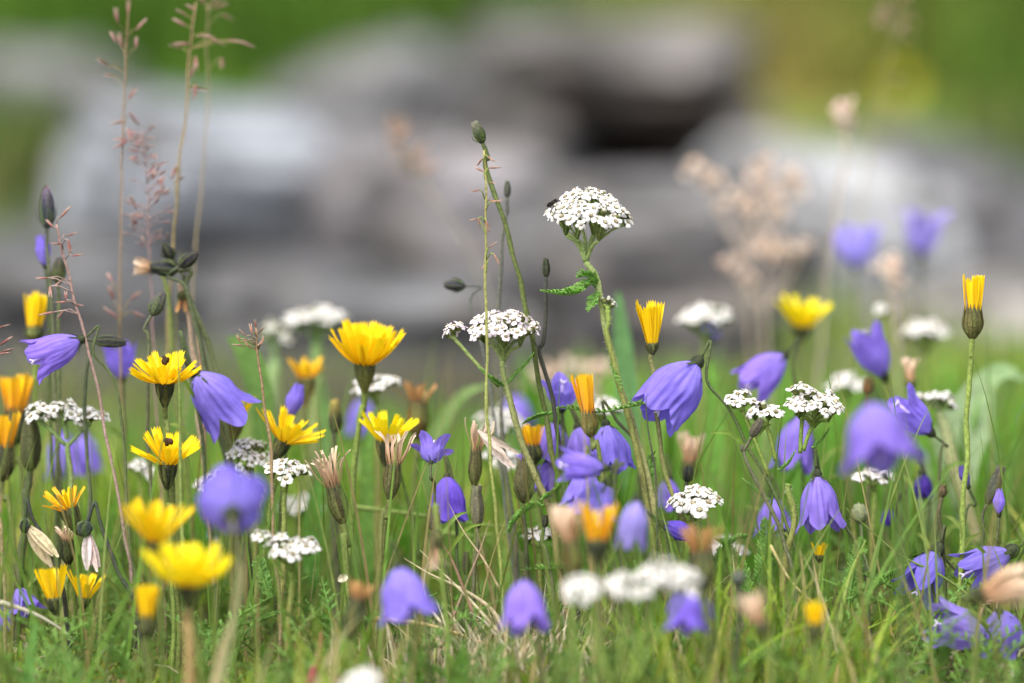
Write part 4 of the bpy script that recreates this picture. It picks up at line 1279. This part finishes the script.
# ------------------------------------------------------------------ closed buds and seed capsules
bud("dark two-tiered capsule on a tall stalk near the closed yellow head", 47, 226, 1.575, 38, 15, (0.0, 1, 0.1), [(50, 270), (54, 340), (56, 430)], (0.04, 0.045, 0.065), (0.10, 0.07, 0.12), sep=0.15)
bud("dark green capsule lower on the stalk beside the lilac bell", 58, 282, 1.575, 24, 14, (0.05, 1, 0.1), [(58, 320), (58, 430)], (0.05, 0.055, 0.03), (0.04, 0.03, 0.04), sep=0.2)
bud("black capsule of a pair, the one lying level on the tall stalk", 176, 270, 1.56, 26, 15, (-0.95, 0.12, 0.2), [(186, 290), (206, 340), (218, 380), (226, 430)], (0.02, 0.022, 0.03), sep=0.25, stem_c=(0.12, 0.14, 0.05), stem_r=0.0007)
bud("black capsule of a pair, the one tipped upward with pale scales", 172, 258, 1.565, 17, 12, (-0.5, 0.85, 0.1), [(184, 280), (196, 320), (214, 400)], (0.015, 0.015, 0.02), sep=0.3)
bud("black capsule crossing behind the pair", 180, 266, 1.555, 22, 12, (0.75, 0.55, 0.1), [(184, 285), (192, 310), (210, 400)], (0.02, 0.018, 0.03), sep=0.2)
bud("small grey-green slanting bud below the black capsules", 152, 314, 1.53, 24, 13, (0.5, 0.9, 0.0), [(148, 340), (146, 400), (150, 480)], (0.06, 0.07, 0.05), (0.05, 0.04, 0.06), sep=0.1, tailtip=0.5)
bud("long dark bud lying level above the blurred violet harebell", 96, 341, 1.54, 30, 11, (1, -0.08, 0.0), [(90, 350), (84, 400), (90, 480)], (0.03, 0.03, 0.035), sep=0.1)
bud("dark green bud at the very top of a long leaning stalk", 482, 142, 1.515, 22, 12, (-0.38, 0.95, 0.0), [(486, 165), (502, 215), (515, 262), (526, 305), (536, 370), (548, 430)], (0.035, 0.05, 0.025), (0.14, 0.13, 0.11), sep=0.1, stem_c=(0.12, 0.15, 0.04), stem_r=0.0006, tailtip=0.5)
bud("slim black bud on a thin dark stalk next to the tallest yarrow", 546, 276, 1.51, 17, 8, (-0.03, 1, 0.0), [(546, 300), (544, 340), (540, 352), (550, 390), (560, 450)], (0.025, 0.03, 0.025), sep=0.0, stem_c=(0.06, 0.06, 0.045), tailtip=0.7)
bud("tiny dark bud beside the drooping grass sprig", 507, 197, 1.56, 16, 7, (0.0, 1, 0.0), [(506, 215), (502, 250), (498, 300), (500, 380), (506, 470)], (0.05, 0.055, 0.05), sep=0.0, stem_c=(0.12, 0.12, 0.09), tailtip=0.6)
bud("dark oval capsule hanging level above the pink-tinged yarrow", 464, 286, 1.57, 20, 11, (-1, 0.05, 0.0), [(470, 300), (480, 340), (492, 400), (500, 470)], (0.03, 0.03, 0.045), sep=0.3, stem_c=(0.14, 0.15, 0.12), stem_r=0.0004)
bud("closed olive bud between two yellow flowers", 334, 432, 1.6, 32, 13, (0.02, 1, 0.0), [(334, 470), (334, 530)], (0.05, 0.05, 0.03), (0.30, 0.24, 0.06), sep=0.05, tailtip=0.6, stem_r=0.0009)
bud("fat dark brown bud beside the lower orange head", 30, 468, 1.555, 50, 21, (0.0, 1, 0.0), [(26, 500), (22, 560)], (0.05, 0.055, 0.025), sep=0.0, tailtip=0.5, stem_r=0.001)
bud("dark hooked bud hanging from its bent stalk beside the striped flower", 26, 518, 1.49, 15, 11, (-0.1, -1, 0.0), [(34, 520), (48, 546), (62, 590), (70, 640)], (0.03, 0.035, 0.035), sep=0.4, hook=True, stem_c=(0.05, 0.05, 0.04))
bud("dark hooked capsule with a drooping withered corolla", 88, 522, 1.49, 16, 15, (-0.35, -0.9, 0.1), [(98, 522), (106, 545), (118, 570), (136, 610)], (0.025, 0.035, 0.035), sep=0.5, hook=True, stem_c=(0.05, 0.055, 0.04))
bud("grey-green tapered bud beside the slim violet bud", 988, 502, 1.52, 38, 13, (0.35, 0.95, 0.0), [(982, 530), (976, 590)], (0.06, 0.065, 0.05), (0.07, 0.06, 0.06), sep=0.0, tailtip=0.7)
bud("brown round bud on the blurred white yarrow's edge", 868, 394, 1.6, 15, 11, (0.05, 1, 0.0), [(868, 430), (868, 500)], (0.12, 0.04, 0.015), sep=0.0, tailtip=0.7)
bud("small brown bud on a bent stalk under the creamy yarrow", 752, 436, 1.49, 20, 10, (0.5, 0.85, 0.0), [(742, 445), (748, 465), (766, 500), (790, 560)], (0.06, 0.05, 0.045), sep=0.0, hook=False)
bud("grey ribbed spent cup under the withered tan hawkbit", 477, 526, 1.5, 40, 13, (-0.02, 1, 0.0), [(476, 560), (472, 610)], (0.10, 0.09, 0.065), sep=0.0, tailtip=0.9, group="spent dark cups")
bud("dark ribbed spent cup hanging over the blurred tan head", 433, 529, 1.5, 22, 13, (0.0, 1, 0.0), [(438, 560), (446, 610)], (0.07, 0.06, 0.045), sep=0.0, tailtip=0.9, group="spent dark cups")
bud("fat olive spent cup by the pink-tinged yarrow's stem", 524, 500, 1.53, 40, 20, (-0.03, 1, 0.0), [(526, 530), (528, 570)], (0.09, 0.085, 0.04), (0.12, 0.10, 0.06), sep=0.3, tailtip=0.6, group="spent dark cups")
bud("dark slim spent cup among the crossing straws", 466, 574, 1.49, 22, 8, (0.0, 1, 0.0), [(465, 590), (460, 620)], (0.03, 0.025, 0.02), sep=0.0, tailtip=0.6, group="spent dark cups")
bud("small dry star-shaped bud on a hair-thin stalk", 942, 497, 1.53, 12, 8, (0.1, 1, 0.0), [(942, 530), (944, 580)], (0.10, 0.06, 0.04), sep=1.0, tailtip=0.9)
bud("black capsule behind the low open yarrow", 687, 481, 1.53, 15, 11, (0.1, 1, 0.0), [(690, 500), (694, 550)], (0.03, 0.03, 0.035), sep=0.4)
bud("grey-green leafy bud beside the straight hanging bell", 860, 522, 1.51, 18, 18, (-0.1, 1, 0.0), [(862, 550), (868, 600)], (0.20, 0.22, 0.13), sep=0.5, tailtip=0.5)
bud("dark closed bud under the sideways harebell at the edge", 976, 596, 1.5, 16, 10, (-0.9, -0.1, 0.0), [(984, 600), (1000, 620)], (0.05, 0.04, 0.05), sep=0.0)
bud("blurred dark grey bud with drooping head beside the large blurred yarrow", 738, 585, 1.36, 14, 14, (0.0, 1, 0.0), [(738, 610, 1.36), (736, 700, 1.36)], (0.09, 0.10, 0.09), sep=0.2)
bud("black bud stub on the small white yarrow in the turf", 544, 527, 1.5, 12, 7, (0.1, 1, 0.0), [(546, 550), (552, 590)], (0.02, 0.02, 0.02), sep=0.0, tailtip=0.7)

# ------------------------------------------------------------------ flowering grasses
RED, MAUVE = (0.24, 0.085, 0.07), (0.27, 0.115, 0.11)
v1 = [(129, 4), (126, 60), (122, 130), (121, 220), (120, 300), (122, 400), (126, 480)]
panicle("tall blurred grass stalk with brown spikelets, its tip near the top edge", 1.6, v1,
        [(128, 14, 0.1, 1), (118, 24, -0.5, 1), (136, 30, 0.5, .9), (116, 42, -.3, .9), (122, 48, -.4, 1), (136, 48, .2, .8), (108, 66, -.6, .8), (112, 76, -1, .1), (128, 100, .3, .8), (129, 112, .3, -.8), (128, 128, .4, -.6), (126, 120, -1, -.1),
         (128, 140, -1, 0), (128, 140, -1, -.1), (112, 282, -.2, 1), (130, 300, .7, .7), (114, 300, -.4, .8), (133, 312, .8, -.3), (118, 318, -.5, .6)], MAUVE, (0.22, 0.17, 0.08), 0.00034, 16, seed=1)
v2 = [(196, 2), (192, 40), (188, 85), (183, 130), (177, 180), (172, 260), (168, 340), (166, 430)]
panicle("stout grass stalk with mauve spikelets beside the black capsules", 1.61, v2,
        [(196, 10, -.6, .8), (188, 16, -.8, .5), (186, 26, -.8, .6), (198, 36, .9, .3), (206, 34, .9, -.3), (212, 40, .9, -.2), (190, 44, -1, .1), (182, 48, -.9, -.1), (196, 56, .3, -.8), (190, 78, .2, 1), (190, 88, 1, .2), (196, 84, .2, -1), (240, 42, .9, -.1),
         (228, 40, .9, .1), (176, 166, -.4, -.7), (174, 182, .9, .5)], MAUVE, (0.24, 0.21, 0.08), 0.00045, 16, seed=2)
v3 = [(208, 2), (208, 60), (206, 110), (203, 170), (198, 230), (192, 300), (188, 380)]
panicle("slender pale grass stalk just behind the stout one", 1.66, v3, [(210, 6, .6, .8), (215, 8, .8, .4), (222, 14, .8, -.2), (222, 58, .1, -1), (204, 4, -.5, .9)], MAUVE, (0.27, 0.24, 0.12), 0.00028, 15, seed=3)
v4 = [(56, 224), (62, 245), (68, 270), (76, 300), (86, 340), (98, 390), (108, 450)]
panicle("red-brown grass sprig in front of the dark two-tiered capsule", 1.52, v4,
        [(60, 218, .5, .9), (54, 228, -.8, .4), (66, 236, .9, .4), (68, 240, .4, -.7), (62, 244, -.9, 0), (72, 256, .95, .35), (48, 278, -1, .05), (46, 278, -.9, .1), (50, 286, .4, -.8), (62, 280, -.3, -.8), (66, 302, -.8, -.2), (74, 304, .9, .1), (54, 312, -.8, -.4), (64, 310, -.5, -.9), (66, 300, .2, .8)],
        RED, (0.28, 0.20, 0.17), 0.00045, 14, seed=4)
v5 = [(143, 130), (146, 175), (148, 220), (150, 260), (152, 310), (156, 380), (158, 440)]
panicle("hazy mauve grass plume between the tall stalks", 1.60, v5, auto_spikes(v5, 132, 250, 62, 24, 5) + [(143, 215, -1, .15), (143, 215, -.9, -.2), (143, 218, -1, .3)], MAUVE, (0.30, 0.20, 0.18), 0.00022, 10, seed=5, thick=0.18)
v6 = [(484, 150), (485, 200), (486, 260), (487, 330), (488, 400), (492, 470), (500, 560), (504, 620)]
panicle("thin straight green grass stalk passing in front of the pink-tinged yarrow", 1.485, v6,
        [(487, 156, .3, -.8), (482, 158, -.3, -.6), (488, 168, 1, 0), (484, 172, -.7, .5), (488, 182, 1, .05), (480, 190, -.9, 0), (488, 200, 1, -.1), (492, 202, .9, .1), (478, 219, -.8, -.2), (486, 220, .5, -.8), (478, 218, .4, -.7), (488, 248, .7, .5), (494, 254, .4, -.9), (488, 260, -.3, -.9)],
        (0.33, 0.17, 0.11), (0.20, 0.26, 0.06), 0.0005, 12, seed=6)
v7 = [(256, 328), (258, 350), (260, 370), (264, 400), (270, 440), (272, 480), (274, 540)]
panicle("short brown grass sprig with a tuft of spikelets before the green-white buds", 1.5, v7,
        [(256, 328, .2, 1), (252, 334, -.5, .7), (248, 340, -.8, .4), (258, 334, .5, .9), (246, 336, -.9, .3), (244, 346, -.9, .4), (262, 344, .5, .9), (250, 348, -.7, .5), (258, 346, .2, .9), (240, 342, -.6, .8)], (0.30, 0.13, 0.09), (0.20, 0.16, 0.08), 0.0005, 11, seed=7)
v8 = [(-10, 320), (-8, 370), (-4, 450)]
panicle("dark red grass spikelets reaching in at the picture's edge", 1.49, v8, [(-2, 328, 1, .2), (0, 345, .9, .3), (-2, 354, 1, .15), (2, 352, .9, .35)], (0.16, 0.05, 0.05), (0.25, 0.2, 0.1), 0.0005, 16, seed=8)
v9 = [(392, 128), (400, 145), (412, 165), (440, 205), (470, 250), (490, 310), (500, 370)]
panicle("very blurred tan grass plume in front of the pinkish stone", 1.95, v9, auto_spikes(v9, 130, 178, 26, 9, 9), (0.40, 0.26, 0.18), (0.26, 0.26, 0.18), 0.0004, 18, seed=9)
v10 = [(899, 2), (893, 40), (884, 80), (876, 120), (866, 170), (858, 240), (852, 320)]
panicle("very blurred grass plume against the olive slope", 2.0, v10, auto_spikes(v10, 0, 42, 16, 14, 10) + [(892, 79, 1, .05)], (0.36, 0.24, 0.16), (0.26, 0.25, 0.12), 0.0003, 16, seed=10)
v11 = [(1016, 560), (1010, 580), (990, 600), (960, 610), (930, 590)]
panicle("brown grass sprig lying across the violet bells at the edge", 1.49, [(1022, 590), (1012, 596), (1000, 600), (985, 606), (976, 640)], [(1010, 594, .9, .3), (1002, 598, .6, -.6), (998, 600, .8, .5), (1014, 594, .9, -.3), (990, 604, -.3, .9)], RED, (0.3, 0.22, 0.15), 0.0005, 11, seed=11)

# plain stalks that have lost their heads
for lab, D, path, r, c in [
    ("thick pale grass stalk behind the black capsules", 1.62, [(181, 560), (180, 430), (176, 330), (180, 250)], 0.0006, (0.24, 0.24, 0.09)),
    ("reddish dry stalk rising from the starry yellow flower", 1.56, [(206, 520), (203, 400), (196, 330), (186, 290)], 0.0006, (0.42, 0.27, 0.19)),
    ("long green stalk crossing before the purple bell near the yellow flower", 1.47, [(186, 600), (181, 500), (180, 420), (178, 350)], 0.0008, (0.20, 0.26, 0.07)),
    ("dark thin curved stalk under the drooping purple harebell", 1.48, [(657, 560), (656, 480), (648, 430), (646, 400), (648, 394)], 0.0004, (0.09, 0.09, 0.06)),
    ("slanting green stalk between the violet bells near the turf", 1.49, [(1024, 634), (1000, 620), (975, 600), (940, 575), (900, 555), (868, 528), (846, 508)], 0.0007, (0.17, 0.23, 0.06)),
    ("bent thin green stalk beside the slanting one", 1.5, [(996, 610), (975, 598), (960, 582), (945, 566)], 0.0005, (0.12, 0.17, 0.05)),
    ("olive arching grass stalk behind the rounded harebell", 1.58, [(330, 505), (380, 510), (440, 518), (500, 526), (540, 520)], 0.0010, (0.24, 0.33, 0.09)),
    ("second arching grass stalk below the first", 1.6, [(430, 530), (470, 536), (510, 532), (545, 525)], 0.0008, (0.25, 0.34, 0.09)),
    ("dark branching stalk left without flowers beside the pink-tinged yarrow", 1.5, [(560, 470), (556, 420), (548, 380), (540, 352), (532, 338)], 0.0006, (0.06, 0.06, 0.05)),
    ("straight dark green stalk between the violet bell and the withered tuft", 1.56, [(420, 560), (410, 510), (400, 470), (396, 440)], 0.0007, (0.12, 0.17, 0.05)),
]:
    straw(lab, D, path, r, c, "bare flower stalks", "bare_stalk")

# ------------------------------------------------------------------ dry straws, broad leaves, feathery leaves
for lab, D, path, r, c in [
    ("pale dry straw arching up from the tussock, longest of the bundle", 1.485, [(508, 640), (492, 610), (460, 588), (430, 574), (404, 558)], 0.0008, (0.62, 0.52, 0.33)),
    ("white curled straw hooking over the blurred violet harebell", 1.47, [(442, 624), (428, 604), (424, 580), (428, 558)], 0.0005, (0.66, 0.60, 0.44)),
    ("pale straw slanting up out of the tussock", 1.48, [(500, 634), (470, 600), (440, 570), (420, 550)], 0.0006, (0.64, 0.56, 0.36)),
    ("tan straw lying almost level over the turf", 1.47, [(370, 618), (410, 622), (440, 628), (480, 642), (510, 660)], 0.0009, (0.54, 0.42, 0.19)),
    ("dull brown straw crossing the bundle", 1.48, [(440, 648), (452, 620), (464, 590), (480, 550), (490, 520)], 0.0006, (0.36, 0.24, 0.17)),
    ("fine straw rising toward the rounded harebell", 1.49, [(500, 590), (484, 560), (464, 532), (448, 502)], 0.0004, (0.56, 0.44, 0.27)),
    ("reddish brown straw leaning through the bundle", 1.48, [(476, 620), (464, 590), (452, 560), (440, 540)], 0.0007, (0.30, 0.18, 0.12)),
    ("bleached straw low in the tussock", 1.475, [(520, 660), (500, 640), (485, 622), (470, 612)], 0.0007, (0.62, 0.56, 0.44)),
    ("long pale straw bending up beside the lemon yellow flower", 1.3, [(212, 700), (222, 650), (236, 610), (242, 570), (236, 545)], 0.0012, (0.56, 0.47, 0.25)),
    ("ochre straw upright under the lemon yellow flower", 1.32, [(192, 690), (190, 640), (189, 605)], 0.0014, (0.46, 0.30, 0.11)),
    ("grey straw lying across the turf beside the striped flower", 1.45, [(0, 602), (30, 612), (55, 625), (75, 640)], 0.0008, (0.50, 0.46, 0.34)),
    ("crimson flat blade standing in the turf", 1.38, [(306, 700), (314, 670), (320, 648), (322, 632)], 0.0016, (0.36, 0.10, 0.10)),
    ("fine tan straw crossing before the low violet harebells", 1.47, [(770, 545), (790, 580), (810, 600), (830, 620)], 0.0005, (0.52, 0.44, 0.20)),
    ("green-gold straw leaning over the turf under the straight hanging bell", 1.47, [(835, 660), (842, 610), (852, 570), (866, 540)], 0.0011, (0.28, 0.36, 0.09)),
    ("ochre bent straw under the open violet harebell", 1.47, [(900, 680), (898, 650), (890, 625), (902, 600)], 0.0007, (0.48, 0.36, 0.14)),
    ("short peach straw standing at the bottom edge", 1.42, [(834, 700), (836, 680), (838, 665)], 0.0012, (0.56, 0.36, 0.20)),
    ("pale straw tip in the tussock under the blurred white yarrow", 1.46, [(590, 670), (586, 650), (592, 630), (590, 615)], 0.0008, (0.62, 0.52, 0.36)),
    ("cream straw low beside the blue-violet harebell", 1.46, [(562, 680), (556, 650), (550, 630)], 0.0010, (0.58, 0.46, 0.34)),
]:
    straw(lab, D, path, r, c)

leaf("large pale grey-green leaf rising behind the tall closed bud", 1.70, [(945, 500), (958, 450), (972, 410), (980, 375)], 60, (0.30, 0.39, 0.22), fold=0.2)
leaf("pale rounded leaf arching beside the large grey-green leaf", 1.72, [(990, 470), (980, 420), (985, 385), (1005, 372), (1024, 380)], 26, (0.25, 0.36, 0.17))
leaf("second pale leaf behind the tall green stalk", 1.78, [(948, 560), (956, 510), (966, 470)], 20, (0.26, 0.33, 0.16))
leaf("blue-green upright blade behind the tallest yarrow stem", 1.72, [(632, 480), (628, 400), (622, 340), (618, 292)], 24, (0.12, 0.24, 0.09))
leaf("soft green blade behind the large cup flower", 1.78, [(322, 470), (320, 410), (316, 350)], 20, (0.16, 0.28, 0.09))
leaf("green blade arching toward the rusty withered head", 1.72, [(430, 480), (440, 430), (462, 396), (492, 384)], 14, (0.18, 0.27, 0.09))
leaf("round green leaf behind the brown grass sprig", 1.66, [(262, 400), (252, 366), (240, 346), (228, 338)], 26, (0.13, 0.23, 0.06))
leaf("bright green blade behind the creamy yarrow", 1.72, [(792, 520), (796, 450), (800, 400)], 22, (0.13, 0.28, 0.05))
leaf("broad green blade behind the drooping purple harebell", 1.70, [(712, 500), (714, 430), (712, 360)], 24, (0.14, 0.29, 0.05))
leaf("short broad green leaf standing up from the turf at the bottom", 1.40, [(460, 700), (462, 670), (464, 645)], 15, (0.10, 0.22, 0.03))
leaf("green leaf low beside the crimson blade", 1.36, [(26, 700), (30, 660), (36, 620)], 13, (0.13, 0.27, 0.06))
leaf("light green grass leaf leaning beside the crimson blade", 1.42, [(330, 690), (340, 650), (352, 620), (366, 596)], 8, (0.18, 0.30, 0.06))
leaf("thin green leaf under the flat edge-on yarrow", 1.66, [(900, 560), (906, 490), (912, 440)], 14, (0.16, 0.30, 0.07))
leaf("green blade behind the slim violet bud", 1.7, [(1000, 520), (1012, 470), (1022, 430)], 18, (0.14, 0.27, 0.06))
leaf("long green leaf leaning beside the frayed tan tuft", 1.62, [(372, 560), (366, 500), (368, 450), (374, 410)], 14, (0.15, 0.28, 0.06))
leaf("tall green leaf behind the compact white yarrow", 1.64, [(312, 560), (314, 510), (322, 470)], 20, (0.11, 0.25, 0.05))

for lab, D, path, wd in [
    ("feathery leaf leaning above the small white yarrow in the turf", 1.5, [(602, 592), (580, 575), (560, 568), (520, 570)], 26),
    ("feathery leaf reaching across under the orange closing flower", 1.49, [(650, 402), (630, 406), (600, 412), (570, 408), (556, 408)], 12),
    ("small feathery leaf beside the middle violet cluster", 1.5, [(552, 412), (535, 418), (522, 424)], 9),
    ("feathery leaf standing beside the blurred brown-orange head", 1.5, [(752, 600), (740, 570), (728, 550), (714, 538)], 24),
    ("upright feathery leaf under the tiny closed yellow head", 1.5, [(848, 612), (852, 580), (858, 555), (862, 535)], 22),
    ("feathery leaf arching toward the open violet harebell", 1.49, [(846, 600), (870, 590), (890, 578), (904, 566)], 22),
    ("dark feathery leaf beside the violet harebell behind the stalks", 1.52, [(760, 590), (764, 560), (768, 535), (764, 516)], 24),
    ("feathery leaf beside the dark stem of the tallest yarrow", 1.5, [(652, 500), (648, 480), (650, 462), (656, 450)], 16),
    ("low feathery leaf in the turf below the upright one", 1.47, [(830, 640), (812, 622), (796, 610), (780, 604)], 22),
    ("feathery leaf tuft under the compact white yarrow", 1.5, [(270, 600), (262, 575), (258, 555)], 20),
    ("feathery leaf at the foot of the dark-stemmed yarrow", 1.47, [(660, 640), (654, 610), (640, 585), (634, 560)], 20),
    ("feathery leaf lying low beneath the open violet harebell", 1.46, [(960, 690), (930, 670), (900, 660), (872, 664)], 22),
    ("feathery leaf low at the picture's edge under the violet bells", 1.46, [(1020, 690), (1005, 672), (984, 662)], 20),
    ("feathery leaf low in the turf under the withered tuft", 1.46, [(420, 680), (410, 655), (395, 640)], 20),
    ("feathery leaf on the dark-stemmed side of the middle violet cluster", 1.495, [(540, 500), (556, 492), (568, 478)], 14),
    ("feathery leaf beside the stem of the pink-tinged yarrow", 1.5, [(545, 505), (530, 508), (516, 520), (508, 534)], 16),
    ("feathery leaf curling under the low open yarrow", 1.5, [(712, 570), (722, 552), (736, 540), (752, 536)], 18),
    ("feathery leaf near the ochre straw", 1.45, [(130, 690), (116, 660), (96, 640)], 20),
]:
    feather_leaf(lab, D, path, wd)
# more of the same leaves where the turf hides their tips
mb = MB()
for i in range(380):
    D = random.uniform(1.38, 1.66)
    x = random.uniform(-0.98, 0.98) * HALF * D
    y = D * math.cos(PITCH) + random.uniform(-0.02, 0.02)
    z = ground(x, y)
    a = random.uniform(0, 6.28)
    L = random.uniform(0.014, 0.042)
    d = Vector((math.cos(a), math.sin(a), 0))
    P = smooth_path([Vector((x, y, z)), Vector((x, y, z + L * .5)) + d * L * .25, Vector((x, y, z + L * .75)) + d * L * .8], 4)
    feather_geo(mb, P, random.uniform(0.005, 0.008), jit((0.17, 0.29, 0.07), .2), pairs=10)
tag(mb.build("ground_foliage", M_LEAF), "low feathery foliage mixed into the turf", "foliage", kind="stuff")

# ------------------------------------------------------------------ dried flower heads and the far buttercup
def dried(label, D, heads, node, via, seed=0):
    st0 = random.getstate(); random.seed(seed + 40)
    nd = at(node[0], node[1], D)
    pts = stem_points(nd, None, via, D)
    org = base_of(pts)
    root = empty("dried_flower", org)
    tag(root, label, "dried flower", "dried flower heads")
    stem(root, org, pts, 0.0005, 0.0007, (0.42, 0.34, 0.27), (0.22, 0.20, 0.12))
    br = MB()
    for (px, py, wpx) in heads:
        c = at(px, py, D)
        br.tube(smooth_path([nd, nd.lerp(c, .5) + Vector((0, 0, -0.002)), c], 4), 0.0004, (0.40, 0.32, 0.26), 5)
        h = MB()
        R = mm(wpx, D) / 2
        for k in range(18):
            q = Vector((random.gauss(0, 1), random.gauss(0, 1), random.gauss(0, .7)))
            q = q.normalized() * R * random.uniform(0.3, 1.7)
            h.tube([c, c + q * .6], 0.0003, (0.45, 0.36, 0.28), 4)
            cc = jit(random.choice([(0.78, 0.60, 0.48), (0.70, 0.50, 0.36), (0.80, 0.68, 0.58)]), 0.12)
            h.lathe(c + q * .55, q, [(0, R * .08), (R * .15, R * .22), (R * .35, R * .24), (R * .5, R * .1)], cc, 7, 0.15)
        h.build("seed_head", M_DRY, root, org)
    br.build("flower_stalk", M_STEM, root, org)
    random.setstate(st0)


dried("blurred dried umbel with many pinkish tan heads before the white stone", 2.04, [(697, 168, 24), (712, 182, 20), (738, 196, 20), (758, 176, 22), (772, 190, 22), (790, 176, 22), (750, 208, 22), (778, 212, 22), (800, 190, 16), (722, 206, 14), (764, 162, 16)], (748, 262), [(750, 320), (756, 400)], 1)
dried("blurred dried cluster with hanging orange-tan heads under the umbel", 2.02, [(730, 262, 20), (766, 250, 24), (788, 252, 22), (806, 246, 16), (748, 276, 18)], (764, 310), [(766, 360), (770, 420)], 2)
dried("single blurred tan seed head on a pale stalk against the olive slope", 1.9, [(845, 110, 26), (846, 120, 20)], (845, 135), [(846, 160), (838, 200), (828, 260), (822, 350)], 3)
dried("blurred cream seed heads beside the lilac harebell", 1.9, [(886, 270, 24), (898, 282, 20), (892, 262, 18)], (896, 310), [(898, 350), (900, 420)], 4)
dried("blurred peach dried cluster behind the middle violet harebells", 1.95, [(545, 372, 26), (575, 366, 24), (600, 372, 26), (560, 388, 22), (590, 392, 24), (530, 390, 22)], (565, 420), [(566, 460)], 5)

p = at(901, 84, 3.7)
mbs, mbp = MB(), MB()
org = Vector((p.x, p.y, ground(p.x, p.y)))
root = tag(empty("buttercup_flower", org), "single yellow flower out of focus on the green slope", "buttercup")
mbs.tube(smooth_path([p, (p + org) / 2 + RIGHT * .004, org], 5), 0.0015, G_STEM, 6)
mbs.build("stem", M_STEM, root, org)
for k in range(6):
    a = k * math.pi / 3
    d = (RIGHT * math.cos(a) + UP * math.sin(a) - FWD * 0.3)
    mbp.blade([p, p + d * .004, p + d * .0066, p + d * .0085], [.0016, .0038, .0038, .0016], -FWD, (0.62, 0.52, 0.01), 0.1)
mbp.build("petal", M_YEL, root, org)

# ------------------------------------------------------------------ the fly on the tallest yarrow, the withered scraps
def fly(label, px, py, D, size):
    c = at(px, py, D)
    d = sdir(0.75, 0.55, 0.3)
    L = mm(size, D)
    X, Y, d = basis(d)
    root = tag(empty("fly", c), label, "fly")
    mb = MB()
    mb.lathe(c - d * L * .5, d, [(0, L * .03), (L * .12, L * .14), (L * .3, L * .2), (L * .46, L * .14), (L * .5, L * .10), (L * .6, L * .17), (L * .72, L * .16), (L * .79, L * .07),
                                (L * .84, L * .14), (L * .93, L * .15), (L, L * .06)], lambda i, k: (0.02, 0.016, 0.014) if i % 2 else (0.05, 0.04, 0.03), 14)
    for s in (-1, 1):
        for k in (-1, 0, 1):
            a = c + d * L * (.14 + .06 * k)
            e = a + X * s * L * .45 + d * L * .3 * k - Y * L * .1
            mb.tube([a, a.lerp(e, .5) + Y * L * .15, e - Y * L * .2], L * .025, (0.012, 0.01, 0.01), 5)
    mb.build("body", M_DARK, root, c)
    for s in (-1, 1):
        wb = MB()
        a = c + d * L * .12 + Y * L * .15
        wb.blade([a, a - d * L * .3 + X * s * L * .2, a - d * L * .6 + X * s * L * .28, a - d * L * .75 + X * s * L * .24], [L * .04, L * .14, L * .13, L * .03], Y, (0.25, 0.24, 0.24), 0.1)
        wb.build("wing", M_DRY, root, c)


fly("small dark fly sitting on the edge of the tallest white yarrow", 552, 203, 1.488, 13)


def scrap(label, px, py, D, length, width, d, col, hang=None):
    p = at(px, py, D); dv = sdir(*d); L = mm(length, D)
    mb = MB()
    for k in range(4):
        o = Vector((random.uniform(-1, 1), random.uniform(-1, 1), random.uniform(-1, 1))) * L * .12
        P = smooth_path([p, p + dv * L * .5 + o, p + dv * L + o * 1.6], 4)
        m = len(P)
        mb.blade(P, [mm(width, D) * .3 * (0.4 + math.sin(math.pi * i / (m - 1))) for i in range(m)], Vector((random.uniform(-1, 1), -1, random.uniform(-1, 1))), jit(col, .1), 0.5)
    return tag(mb.build("withered_petal", M_DRY, org=p), label, "withered petal", "withered petals")


scrap("pale withered corolla hanging from the dark hooked capsule", 88, 530, 1.49, 42, 12, (0.1, -1, 0), (0.62, 0.52, 0.52))
scrap("twisted cream and grey petal draped beside the withered tan hawkbit", 478, 430, 1.5, 46, 8, (0.75, -0.62, 0.1), (0.62, 0.50, 0.42))
scrap("cream tube of a withered corolla hanging from the dark hooked bud", 26, 524, 1.49, 44, 12, (0.55, -0.8, 0), (0.62, 0.55, 0.36))
scrap("tiny cream scrap caught low in the turf", 338, 580, 1.47, 10, 10, (0.6, 0.3, 0), (0.72, 0.66, 0.5))
